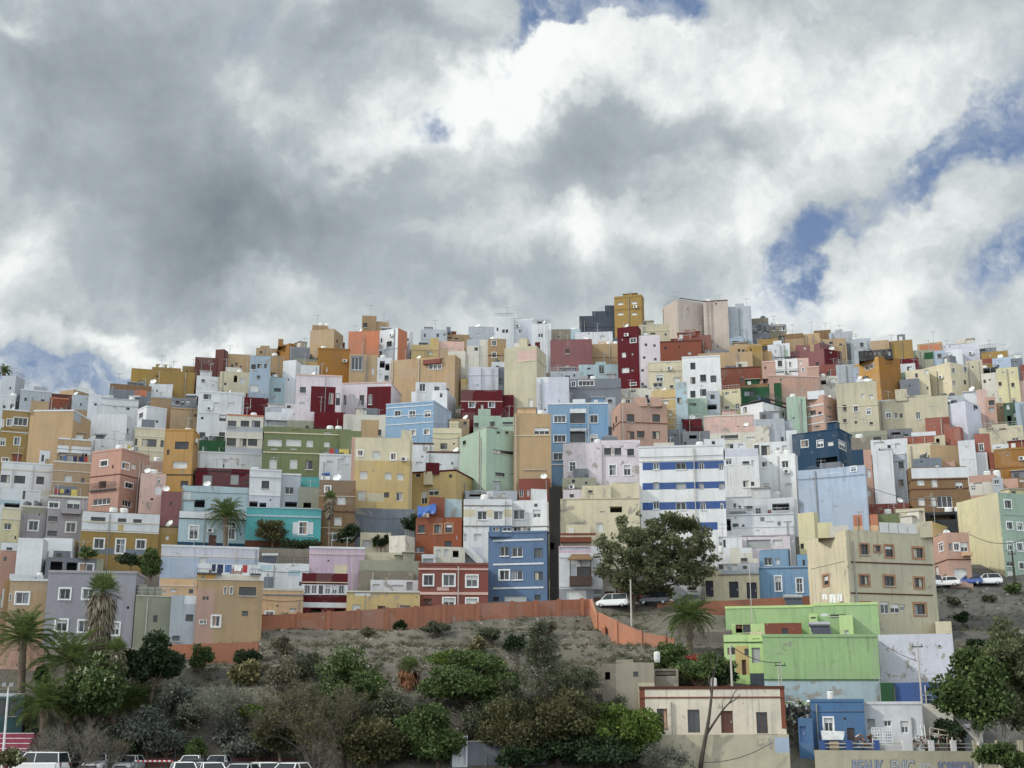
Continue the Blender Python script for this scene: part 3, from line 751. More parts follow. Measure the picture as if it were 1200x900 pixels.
TABLE_C = '''
# ---- upper left centre skyline
228,-,254,419,446 bm | 249@426:2x2s | brown mauve blank skyline house
+ 252,262,267,409,436 bm s=0.3 low=1 | |
230,-,260,441,462 wh! | 238@446:4x3d 250@452:3x3s | ruined low white house
262,-,294,415,440 tn | 272@429:3x4d 277@427:3x4d 282@430:2x2d | tan house with three little windows
257,-,292,436,462 cr! | 276@444:4x8o 264@450:3x3d 284@447:6x8s 288@448:4x3d | cream ruin with gaping holes
292,-,316,417,472 bg! | 297@430:5x6f 304@429:5x5f 311@429:3x5d 298@455:10x8s 303@442:4x4d | blue grey peeling house
314,-,334,417,445 tk! | 320@439:5x5f | grey brown plastered house
307,-,334,442,464 pb! | P:310:452:316:460:yl 325@457:8x4d | pale blue patchy low house
300,-,324,408,420 tn d=410 | 306@413:3x3d | tan skyline house by the dome
+ 305,-,316,405,410 tn s=1 | |
322,339,346,402,422 mu d=415 al=60 | | mustard skyline turret house
+ 326,-,332,397,404 mu s=0.8 | |
340,-,363,407,432 gy | | grey slate coloured blank house
345,-,374,421,432 gg | P:357:424:374:432:yl 350@427:3x3d | pale green house with yellow patch
331,346,352,422,464 wh | 338@445:2x2d | tall narrow white blank house
345,-,374,428,446 wh | | plain white wall behind the dark awning
363,391,402,385,424 tn | 395@400:2x3d | tall tan blank skyline tower
+ 366,-,384,381,386 tk s=2 | |
391,-,404,401,414 ma d=410 | | small maroon rooftop room house
372,-,410,409,444 mu cop=mu | 383@433:2x6s | dark mustard blank cube house
346,-,400,440,504 pw cop=pk n=apartment_block | P:364:453:393:483:ma 355@457:7x7f 354@473:6x3s 388@467:5x13f 396@468:5x14f | pinkish white house with maroon panel
399,458,470,448,486 pw cop=pk n=apartment_block | P:430:453:458:486:ma 404@469:4x12f 414@469:4x12s 424@469:5x12f 434@468:4x12f | second pinkish white house with maroon panel
368,-,404,483,507 ma | 385@503:6x2s | maroon lower wall house
402,-,452,486,516 ow | P:423:492:444:514:tn 445@507:4x7d 407@484:5x3s | off white house with tan panel
417,-,438,481,488 ow d=490 | 427@484:18x3f | small rooftop room with white windows
409,-,443,415,450 tn | P:411:417:426:435:st 418@426:13x15f 437@435:3x8s | tan house with tall glazed lattice
442,-,459,419,450 wh! | 448@427:6x8o 454@430:5x8o 453@443:5x6d 446@441:3x7s | cluttered narrow white house
408,444,444.5,388,420 orr d=425 | | vivid orange cube house
444,466,477,384,425 wh,orr al=35 d=424 | 447@399:2x5d 456@403:6x6d 446@414:3x5d B:410:1:lw:444:466 | white house with orange side wall
424,-,441,370,394 tk d=402 | 428@381:5x5d | tan skyline tower with one window
440,-,456,377,392 tn d=400 | 447@383:4x2s | small tan skyline house
473,480,484,388,412 wh d=412 al=40 | 478@398:2x3d | little white grey tower house
482,-,514,404,418 yl | 505@414:4x3s | yellow low house with flat parapet
+ 504,-,514,396,405 yl s=1 low=1 | |
458,533,540,416,462 tn n=apartment_block al=20 | A:497:422:517:427:rd 505/510/515@430:4x5W | large tan blank block with tiny awning
+ 516,-,525,408,417 tn s=0.6 | |
493,-,524,386,408 gw d=404 | 498@393:2x4d 521@392:3x3f 513@393:3x4d | grey white skyline house with rooftop drum
+ 523,-,528,383,390 gy s=0.6 | |
520,-,550,392,404 tk d=402 | 525@396:10x2d 535@397:5x2d | brown low skyline roof house
513,-,544,400,414 pk | 518@409:5x2d 530@409:3x3s | faded pink house with dark eaves
525,545,549,411,448 ow | 529@410:8x2d | off white windowless house
547,-,574,398,428 ow | P:547:398:562:405:gw 558@409:4x4d | off white house with rooftop junk
572,-,593,397,429 tk | 579@402:5x6W 579@416:5x6W B:417:1:bd 588@400:2x3s | brown grey house with pale window surrounds
549,-,581,383,400 gw d=398 | 560@392:3x3s | grey white skyline house behind parapet
579,-,602,371,402 wh d=400 | 590@388:3x4f 594@388:3x4f 583@386:2x4d | tall white skyline house
600,-,625,373,404 wh d=398 | P:610:375:625:403:wl 610@388:4x4f 613@388:3x4f 614@400:12x4d | white skyline house with twin windows
623,-,646,379,428 wh d=420 | 632@393:2x4d 635@393:2x4d | white tower house
549,-,584,430,460 wl | P:549:430:584:440:wl B:440:1:wh 560@452:2x2s | lavender white windowless cube
576,-,592,424,436 wh | 583@430:4x3d | small white rooftop cabin
582,-,592,430,458 gy | 586@447:5x6d | narrow grey house with one window
591,629,640,405,488 cc n=apartment_block | 600@477:2x2d 622@472:5x9s P:606:411:629:423:pk B:423.5:1:cr:606:629 614@481:2x2d | tall pale tan tower
+ 618,-,622,403,409 ma s=2 | |
+ 627,-,633,401,409 ma s=2.4 | |
540,-,589,457,490 ma n=house | B:471:1:pk 553@474:7x7W 576@474:7x7W 565@477:3x6s | maroon house with two white windows
587,-,602,463,490 ma d=487 | 591@473:1x6s | maroon narrow wing house
540,-,551,444,460 yl d=458 | | sliver of yellow house
482,524,534,457,486 wh | 517@463:3x5f | white and blue house
+ 487,-,523,448,462 wh s=0.5 low=1 | 495@454:7x9f 512@456:6x6f |
452,508,529,470,522 lb,lw n=apartment_block cop=lw | B:477:1:wh:452:508 B:497:1:wh:452:508 B:487:.8:wh:452:508 466/483/501@485:7x7W 500@506:7x6W 484@507:6x6W | sky blue house with white stringcourses
527,-,550,491,504 tn d=503 | 545@496:4x4d | low tan house
507,-,541,502,534 cr | 520@523:8x7f B:508:1:ow 532@520:2x2d P:507:508:541:512:yc | cream house with small terrace
482,-,508,520,552 wh cop=bd | 491@544:8x6s 495@535:2x2d | white house with roof hatch
500,-,541,530,552 wh cop=bd | 516@545:3x3s 530@543:2x3d | white walled terrace house
555,-,587,487,505 mg | 558@498:6x5d 577@497:5x6f | pale green rooftop room house
586,-,604,489,504 mg d=505 | 595@496:12x3d | green grey rooftop lean to
539,570,604,501,580 mg n=apartment_block al=60 | 544@519:4x5d 584@507:4x3d 594@507:4x3d 590@530:24x4d 586@556:11x4d 600@556:4x2s | mint green tall block
545,-,606,575,590 gw! d=583 | 557@579:14x6o P:570:576:578:582:wh 590@580:5x4s | grey rubble terrace house
602,-,646,485,576 pe n=apartment_block | P:602:485:646:576:tn 635@505:18x8f B:511:1:cr 630@550:1x4s | tall orange tan blank tower
+ 603,-,626,484,487 tn s=.4 | |
645,-,680,386,404 co | 655@395:2x2d P:669:386:680:404:pb | dark concrete coloured skyline house
674,-,718,389,410 wh | 690@391:2x2s 706@396:6x5s | white skyline house under the slate wall
645,-,694,398,440 ro n=house | 665@412:4x5f 665@430:4x4s P:674:398:694:407:ro | dusty rose blank house
693,-,726,403,434 pe | P:708:403:726:412:rd P:693:403:726:434:tn | orange tan and brick patched house
690,-,725,396,408 st | 698@401:4x4o 712@401:4x3d | slate blue rooftop house
679,-,721,370,394 sl d=390 | | dark slate stepped skyline house
+ 694,-,711,365,371 sl s=0.3 | |
+ 709,-,721,358,371 sl s=0.3 | |
720,752,755,345,392 oc n=tower_house d=398 | 727@356:7x3s 743@355:7x3s 727@368:7x3s 743@368:7x3s B:347:1:oc | tall ochre skyline tower
645,-,680,435,452 gw | 649@444:7x5d 665@443:6x6f 673@440:2x3d | pale grey house
678,-,727,427,446 pb | 705@433:6x10f 692@442:8x6d 690@432:4x2d 717@442:9x3d | pale blue grey flat roofed house
+ 698,-,710,424,428 pb s=.3 | |
666,-,728,444,484 gl n=apartment_block | P:666:444:728:484:gy 672@450:5x6W 687@449:18x6W | grey blank block with white windows
629,-,667,442,492 wl n=apartment_block | 639@480:2x2d 655@470:2x3s P:629:442:642:448:wh | lavender white blank tower
724,749,752,382,458 ma n=tower_house | 742@399:7x5W 731@416:5x6s 741@415:2x3s 733@434:9x6s 742@450:7x3W 729@398:2x2s 741@434:3x2s | tall maroon tower
749,-,774,393,458 pw n=tower_house | 757@404:3x3d 767@405:3x3d 755@419:3x3d 768@421:3x3d 753@434:3x3d 753@450:3x3d 767@440:2x2d | pale pink tower with tiny windows
749,-,788,380,402 cc! | 765@391:6x2d B:388:1:cr 780@392:2x3d | rough beige house below the ochre tower
784,-,798,382,402 tn | 790@390:2x3d | small salmon tan house
773,-,822,400,424 br cop=bd | 780@408:3x3d 808@414:4x3s 796@407:2x2d | brick red rooftop house
+ 790,-,820,396,401 rd s=0.8 | 797@398:3x3W |
760,-,804,424,462 cr! cop=ow | 773@443:8x7W 793@445:8x5s 771@451:11x5f 787@453:4x3d | cream house with a long parapet
726,-,766,455,478 ow! | 742@458:6x3o 758@466:4x6d 734@462:3x5s | off white rooftops
764,793,794,456,506 yl n=house | B:468:1:ow B:480:1:ow B:490:1:ow B:499:1:ow 780@471:6x5s 772@485:4x4s 786@485:4x4s | yellow house with white bands
792,-,806,448,506 pb! | 796@469:5x6d 800@493:3x5d | mint blue narrow house
'''
TABLE_D = '''
# ---- big white and blue centre, right half
642,-,713,473,550 sb n=apartment_block cop=wh d=548 | 656@491:14x8W 677@490:18x12d 696@491:9x9W 656@514:14x8W 677@512:18x13d 696@514:8x8W 654@535:11x8W P:668:479:687:484:wh P:668:502:687:505:wh B:545:1.5:wh R:668:500:687:506:d | sky blue three storey apartment house
+ 671,-,686,468,474 wh s=0.5 | |
717,727,782,472,520 rs n=apartment_block al=75 | 739@490:9x9b 769@490:9x9b 739@510:9x9b 751@509:9x8b 769@510:9x9b B:495:1.2:rd 722@492:2x8d 719@500:2x8d | peach apartment house with brown trim
+ 743,-,758,466,473 rs s=0.5 | |
+ 761,-,776,465,473 rs s=0.6 | |
780,-,804,503,520 gy d=514 | 790@511:5x4d | small grey house
708,-,722,466,522 gw d=500 | 715@470:5x4d 715@505:4x10d | grey back house
660,-,750,519,572 pw! n=house | 671@547:7x11W 712@529:8x8d 724@529:8x8d 739@530:8x8d 718@551:8x12W 735@551:8x12W P:660:519:682:572:pw! | pinkish white peeling house
+ 704,-,750,516,521 pw s=0.3 | |
659,-,698,560,574 gg d=577 | 672@564:4x4d 687@566:3x3d | low grey green rooftop wall
657,-,750,584,646 cr! d=641 n=apartment_block | 722@597:14x7o 706@600:5x2s 673@619:8x11s 687@625:9x6d 703@618:8x11s B:585:1:cc | cream weathered blank block
+ 682,-,716,569,586 cr s=0.4 | 692@576:5x3d |
+ 715,-,749,566,586 cr s=0.7 | 737@583:5x2s |
+ 660,-,682,574,586 pw s=1 | 670@581:5x4d |
750,-,850,523,640 whc n=apartment_block d=637 cop=wh | P:753:541:850:550:blue 769@546:7x8f 798@546:12x8f 822@546:6x8f 846@547:7x8f P:753:565:850:573:blue 769@569:7x8e 798@570:12x8e 822@570:6x8e 846@570:7x8e P:753:588:850:597:blue 769@592:7x9f 798@593:12x9f 824@593:6x9f 846@593:4x8f P:815:612:841:621:blue B:540:.6:ow 790@620:12x8f | white block with bright blue window bands
+ 825,-,849,514,524 wh s=0.6 | 836@519:4x4d |
+ 766,-,790,519,524 ow s=3 | |
849,-,890,526,592 whc n=apartment_block | 854@541:7x7W 874@542:8x3d 882@543:3x7s 874@567:7x8f 882@567:4x5d B:583:1:gw P:849:526:889:535:wl | white multi level house
+ 849,-,874,519,528 wh s=0.5 | 855@523:10x6f 868@523:6x6s |
883,-,925,518,538 whc d=536 | 887@527:6x11d 897@528:10x12d 920@525:7x6s 912@527:4x5s | white rooftop dwelling with dark doorway
889,933,936,531,590 whc n=apartment_block | 896@544:7x6W 920@544:8x8W 898@570:7x7f 924@570:8x7s 903@543:3x3s | white corner house with two window rows
849,-,935,584,606 wh d=601 n=house | 861@593:3x6d 867@595:3x5d 877@595:10x4d 891@597:5x7W 896@597:5x7W 915@594:20x8o K:856:598:874:600:wh R:855:595:875:600:w | white balcony house with washing
849,-,931,602,636 wh n=decorated_house | 853@615:7x14o 862@616:7x5d P:861:606:863:608:st P:891:606:896:611:gy P:911:611:915:616:gy P:897:611:907:612:gy P:918:611:928:612:gy 871@616:3x3d P:935:612:940:617:gy B:604:1:gw | white house with grey diamond ornaments
857,-,930,617,634 wh d=636 | 888@622:5x2d B:618:1:wh P:869:627:930:634:gl | white terrace parapet wall
842,-,870,628,655 wh d=652 | 844@637:6x16f 849@637:3x9d B:629:1:wh | white wall house with barred window
869,-,926,629,646 pw d=645 | 889@638:28x11r 911@636:11x7s 921@636:9x10e | pinkish garage with roller shutters
936,955,960,600,650 yc d=646 al=25 | 940@640:4x6d | pale yellow stair tower house
832,-,902,500,530 ow! d=521 | P:832:500:885:507:pk! 855@512:20x4d 880@514:10x4s | pale rooftop cluster
825,-,884,487,512 pk cop=ow | 865@500:2x2d 840@493:1x2s | pinkish blank long house
883,-,920,491,522 gw | 905@499:2x3s 917@515:3x6d | grey white blank cube house
919,-,930,493,522 gw d=515 | 921@517:3x8d | narrow pale wall house
800,-,823,491,508 ma | B:502:1:dg | maroon low wall house
800,-,850,505,530 gy d=519 | 812@512:9x4o 840@511:12x4s 803@520:3x4d | cluttered grey rooftop house
929,983,1000,502,560 te n=house al=20 | 943@520:8x8W 961@520:7x8W 973@520:7x5s 987@522:8x9W 969@541:25x10o B:503:1:te | dark teal house with white framed windows
922,-,935,504,548 wh d=545 | 930@512:1x1d | white wall beside the dark teal house
936,1016,1017,545,616 lw n=apartment_block | 1000@548:6x8W P:961:554:984:555:wl | huge pale blue blank wall block
1000,-,1023,513,602 co! d=596 | P:1013:527:1023:602:rs 1018@555:5x10s 1018@578:5x8s P:1000:527:1012:545:te | grey brown block strip
1022,1063,1065,531,600 gw n=apartment_block al=10 cop=wh | 1035@556:10x9d 1056@545:6x8d 1056@566:6x8d 1056@588:6x9d 1036@579:9x6s B:566:1:wh:1025:1050 B:590:1:wh:1023:1060 | blue grey three storey house
+ 1022,-,1046,528,538 wh s=-0.2 low=1 | |
1016,-,1066,590,612 rd d=604 | 1035@598:1x1d | brick red low wall house
1000,-,1029,603,616 pe d=616 | P:1000:603:1029:616:orr | small orange rooftop wall
1027,-,1054,602,616 gd d=615 | P:1027:602:1054:616:ol | green rooftop wall house
1050,-,1084,596,616 cr d=617 | B:600:1:ow 1078@606:4x6s | pale cream rooftop wall
1064,1068,1136,548,612 tb n=apartment_block al=80 d=606 | P:1068:548:1136:560:wh 1079@565:9x8s 1095@566:7x10s 1105@566:16x11f 1124@569:9x8f 1080@588:8x9s 1094@588:6x11s 1107@588:18x13f 1124@592:6x8s B:574:1:bd B:563:1:bd | brown apartment block with white parapet
1080,-,1128,600,622 dg d=612 n=house | 1105@606:30x6o | dark open undercroft house
1070,-,1104,537,552 st d=549 | 1098@546:5x4s 1080@541:3x2d | slate grey small house
1060,1091,1147,522,560 cr,tn d=548 al=70 | 1084@534:6x5W 1137@540:4x8d | cream and tan stepped house
1098,-,1120,541,562 pe d=547 | P:1098:541:1120:562:rs 1106@543:4x4s | peach rooftop wall house
1063,-,1092,520,536 cr d=534 | 1084@532:5x5f | little cream house
1124,-,1144,516,558 wh d=555 n=house | 1133@523:8x1s | white stepped blank house
+ 1140,-,1157,530,540 wh s=0.4 low=1 | |
1144,-,1162,508,560 rr d=553 | 1150@524:5x8W 1157@555:2x4s | brick red tall strip house
1112,1126,1130,500,534 rr | | brick red corner house
1085,-,1114,489,520 rr | P:1105:489:1113:497:br 1095@500:2x2s | brick red stepped house
1058,-,1108,511,530 rr | P:1095:505:1108:524:cc 1099@517:4x6o | brick red low house with open doorway
+ 1068,-,1097,506,516 wh s=0.8 | |
1160,-,1169,530,562 br d=557 | | thin dark red wall
1166,-,1230,524,568 mu d=562 | 1181@533:3x2s B:526:1:oc | dark ochre blank house
1163,-,1192,520,532 wh d=528 | 1170@525:5x3s 1181@527:4x4d | white rooftop pergola room
1136,-,1167,557,580 rs d=577 | 1146@567:10x3s 1141@572:5x5f P:1136:565:1167:580:ow | low salmon house with white gable
1164,-,1176,560,582 gw | 1168@565:5x5f | small grey gabled house
1172,-,1230,560,580 tb d=571 | P:1172:560:1193:572:rs 1197@563:6x3s | brown and pink rooftop house
1124,1174,1240,577,676 yc,mg n=apartment_block d=676 al=50 | 1181@591:7x9W 1183@616:6x8W 1195@617:6x8W 1184@640:6x9W 1195@641:6x9W 1184@661:8x5f 1197@663:5x7W B:604:.8:mg:1176:1200 B:645:.8:mg:1176:1200 1165@582:9x1d 1185@672:8x8g | tall cream block with mint green front
1080,1094,1112,611,662 pe n=house al=20 | P:1094:611:1112:622:yl 1096@638:4x14f 1103@640:5x8W B:657:1:bd | peach house behind cream building
1094,1111,1138,624,692 rs n=house d=688 al=70 | 1103@641:5x9W 1114@641:4x9f 1121@641:6x8W 1130@641:9x11f K:1127:648:1137:652:pe B:656:1:bd 1126@674:15x15g 1108@680:4x14g 1098@670:4x13g 1116@680:2x12s | peach house with two garages
'''
TABLE_E = '''
# ---- upper right
777,795,826,351,418 bs,bs n=apartment_block d=410 al=60 | B:352:1:bm:796:826 806@362:1x2d | towering pinkish beige windowless block
825,-,854,352,410 gl n=apartment_block d=411 | B:353:1:bm 839@356:2x2d P:825:352:854:410:bs 841@406:2x2d | second towering beige windowless block
853,-,881,359,402 gw n=apartment_block d=409 | 870@380:1x1s | towering pale blue windowless block
881,-,901,373,398 gy n=house d=404 | 884@383:4x5f 890@385:4x8f 896@386:4x8f B:390:1:dg P:881:373:901:379:co | dark grey many windowed skyline house
899,-,922,380,402 co d=404 | 907@385:4x5f 911@385:4x5f 917@385:6x5f 914@396:3x5f 918@396:4x5f B:382:1:gw | grey brown skyline house with corner windows
920,-,942,391,415 tk d=411 | 933@393:3x1s P:920:391:942:397:tb | brown topped tan house
941,-,961,391,412 tn d=413 | | tan blank house below skyline
954,-,974,387,404 tk d=402 | P:954:387:974:404:tb 963@386:3x2d | brown skyline cube house
972,-,1000,389,414 gw d=410 | 985@397:2x2s 984@402:3x2d | grey white skyline house
960,-,992,397,418 tn d=415 | 974@402:4x3d 985@404:3x3d | tan stepped skyline house
942,-,970,404,420 tn d=419 | | tan long blank house
800,-,834,393,420 br d=416 | 813@402:3x2d P:800:393:820:397:rd | brick red house below the tower blocks
854,-,876,396,412 bg d=412 | 862@401:8x3d | blue grey barrel roofed house
+ 858,-,870,394,397 bg s=0.6 | |
855,-,893,404,424 tn d=422 | 866@412:3x6d 871@412:3x5d 876@412:3x4d | tan house with three dark openings
876,-,894,405,436 oc d=431 | P:868:414:878:421:wh 880@410:2x3d | ochre tower wing
888,-,912,397,420 oc d=418 | 897@408:8x5d | ochre house with dark shed roof
868,-,878,414,424 wh d=425 | | tiny white cube
892,-,905,412,432 tk d=430 | | brown tan side house
900,-,926,403,430 wh d=428 | P:918:410:924:420:mg 909@412:2x4s 928@410:2x2d | white angular house
+ 906,-,916,399,404 wh s=0.3 | |
908,-,935,421,442 whc d=440 | 914@426:5x7f 918@426:4x7d 926@427:3x6W B:419:1:dg B:436:1:dg | white house with dark stringcourses
922,-,950,405,432 ro d=427 | 943@408:3x3s P:922:405:932:412:tn | rose brown blank house
947,966,987,408,440 ro,bm d=436 al=45 | P:967:409:981:427:ma 974@413:3x2s 958@427:3x5d | rose and maroon cube house
963,-,983,427,450 rd d=446 | 971@438:4x5d | brick red lower house
934,-,948,420,445 pk d=442 | 938@425:4x5s 941@433:3x3W | faded rose rooftop house
818,-,882,413,436 tn d=433 | P:830:416:842:422:ow 832@419:2x3d 836@419:2x3d 840@419:2x3d 875@431:3x2s | long tan low house
+ 826,-,850,411,416 gy s=2 | |
843,-,892,431,452 br cop=bd d=448 | 870@442:2x2s 869@446:3x5d | wide brick red blank house
800,-,845,418,476 whc n=apartment_block cop=wh d=470 | 812@429:6x8d 812@446:6x8d 824@443:7x8d 836@444:7x8d 812@462:6x8d 824@460:7x8d | white three storey house with grey shutters
803,-,829,467,492 mg | 812@474:8x3d 814@489:9x3s | pale green low house
828,-,844,458,492 gw! | 835@465:5x5d 834@477:12x6o | cluttered white and blue yard house
867,902,961,440,468 rs n=house al=72 cop=pk | 897@431:2x3d 915@445:2x2d | large pale peach blank house
+ 893,-,909,424,442 rs s=0.4 cop=pk | 897@431:2x3d |
+ 946,-,960,430,442 rs s=2 cop=pk | |
868,-,916,450,470 gd n=house d=466 | P:868:450:900:454:tb 878@461:12x6d | dark green topped house
841,868,869,455,496 yc d=489 | 852@460:5x6f 861@458:6x5f 852@479:5x6f 864@476:4x6f | pale yellow house with four windows
868,894,922,470,500 whc n=house al=35 cop=dg | 873@480:4x6d 897@485:4x7W 904@485:4x7W 911@485:4x7W 918@485:4x7W B:496:.8:dg R:880:464:893:470:d R:895:464:921:470:d | white house with black roof railing
922,-,945,465,500 mg d=498 | 930@490:2x2d 940@470:2x2s | mint green house with blank wall
944,966,982,463,502 rs n=apartment_block al=30 | B:476:1.4:wh:944:966 B:488:1.2:wh:944:966 B:497:1.2:wh:944:966 951@484:10x5d 961@485:4x5d 972@478:6x3e 972@489:6x3e 957@500:7x2d | pink tan balcony house
+ 946,-,966,458,465 wh s=0.8 | |
958,-,982,441,462 ow! d=458 | 965@448:6x5o 976@446:6x6s | rooftop of pale clutter
980,-,1002,427,452 gw d=448 | 990@437:1x2d | white blue blank house
1000,-,1013,430,448 lw d=452 | 1007@441:7x6s | pale blue narrow rooftop house
1004,-,1023,444,462 wh d=460 | 1014@452:15x2d 1011@449:9x3s | white house with dark rail
981,-,1029,448,508 cc n=apartment_block d=506 | 990@478:4x7d 990@493:4x4d 1003@479:5x7W 1018@482:5x7W 1003@495:3x3d 1021@496:4x3d B:476:.7:cr 1011@464:4x5s 1021@465:5x5s | cream green long block
1028,-,1112,466,510 cc n=apartment_block d=505 | 1041@485:6x9W 1050@487:4x7f 1056@487:3x5d 1076@487:5x8f P:1028:466:1044:470:wh | cream green block with stepped parapet
+ 1049,-,1063,456,468 cc s=0.3 | |
+ 1063,-,1090,463,468 cc s=0.5 | |
1055,-,1078,444,468 gy d=464 | 1066@452:2x2d | dark grey blank house
1000,1031,1056,417,464 yo,mu n=apartment_block al=50 | P:1000:417:1005:425:wh 1016@431:4x5W 1022@429:4x5W 1052@450:1x4s | big golden mustard cube
+ 1006,-,1046,410,418 dg s=1 | 1010/1015/1020/1025/1030/1036/1042@414:3x5f |
1040,-,1070,399,424 tn n=house d=422 | P:1040:399:1070:424:oc | ochre tan skyline block
+ 1020,-,1042,399,410 tn s=0.5 low=1 | |
997,-,1021,397,420 gw d=416 | 1010@404:4x5d 1003@408:2x2s | white grey skyline house with small chimney
1075,-,1105,402,414 tn d=414 | P:1078:404:1103:412:orr | orange brown skyline house
1069,-,1094,410,432 gg d=424 | P:1083:413:1093:421:gd 1074@418:2x2d | green grey house
1091,-,1108,411,424 lw d=426 | 1101@417:5x5d | white shed with pitched solar panel
1103,-,1148,403,422 wl d=418 | 1107@407:2x1d 1113@406:2x2d | lavender white skyline house
1107,-,1128,410,424 wh d=424 | 1115@416:2x2s | bright white low house
1145,-,1168,408,418 gy d=420 | 1150@411:9x3d | dark roofed skyline house
1150,-,1182,412,426 oc d=428 | 1160@416:3x2s 1165@421:3x3d P:1150:420:1170:426:rd | ochre skyline cluster
1163,-,1185,419,434 lw d=432 | 1170@429:3x3d | pale blue white house with pitched roof
1181,-,1199,420,436 st d=434 | 1188@424:10x1d | grey blue skyline house
1196,-,1230,426,444 rd d=440 | | brick red edge house
1055,-,1077,420,432 ma d=434 | | maroon house behind white shed
1054,-,1073,426,442 wh d=442 | 1066@432:6x5d | white shed with wide doorway
1055,-,1068,436,450 mg d=452 | | small green wall
1062,-,1090,433,466 cr n=house d=463 | 1074@440:3x5d 1087@455:2x3d 1086@436:5x5s | cream house with arched top
1080,1115,1135,424,466 cr n=apartment_block al=35 | 1117@434:4x6W 1118@449:4x6W 1131@433:4x6W 1131@448:3x5d | large cream angular block
1133,-,1153,422,464 cc d=458 n=house | 1140@430:2x2d | beige flat fronted house
1151,-,1171,437,472 ow d=470 | 1154@447:3x4f 1160@445:2x2d 1164@463:2x2s | off white narrow tall house
1150,-,1170,431,440 dg d=442 | 1158@435:10x4o | dark cluttered rooftop
1169,-,1195,431,475 cc n=tower_house d=473 | P:1169:431:1195:475:yc 1172@450:4x5f 1187@451:4x5f 1172@469:4x5f 1188@469:4x5f 1176@437:3x3s 1187@437:3x3s | khaki cream tower with four windows
1193,-,1230,445,475 pk d=475 | 1197@440:2x3s | dusty pink edge house
1167,-,1179,472,498 tn d=494 | 1173@478:2x2d | narrow tan house
1177,-,1194,472,500 gd n=house | 1181@477:4x6s 1183@492:5x10o 1189@486:4x6e | dark green house with glazed screens
1191,-,1230,470,512 bg d=508 | | blue grey edge house
1098,1133,1150,470,514 wl n=apartment_block | 1142@480:2x2d 1143@474:5x10d 1128@478:8x1s | lavender white corner block
1146,-,1158,456,500 pk d=495 | 1150@485:1x3s | tall narrow pink wall house
1128,-,1150,458,472 wh d=474 | 1138@460:21x3o | white house with dark slot opening
1156,-,1168,465,500 rs n=house d=497 | 1162@472:7x6d 1162@480:7x5e | small salmon house with grey window
1148,-,1200,500,526 cc! n=house d=520 | 1190@515:8x4f 1160@503:8x2d 1175@503:8x2d | rough cream block with cluttered roof
1100,-,1130,464,476 gw d=476 | 1110@469:8x4s | small greyish terrace house
997,-,1040,505,530 gg d=523 | 1005@510:7x4s 1015@517:8x8s 1028@514:9x4d 1033@521:8x5s | pale cluttered low house
1018,-,1064,515,535 wh! d=530 | 1030@520:12x4s 1052@522:6x5s 1042@524:4x5d | white low rooftop house with tanks
1040,-,1070,503,522 gy d=516 | 1050@508:10x3o 1062@510:5x3d | dark roofed hut house
1110,-,1150,480,505 gw d=500 | | hidden grey house
560,-,640,586,600 gw d=588 | | grey low house
'''
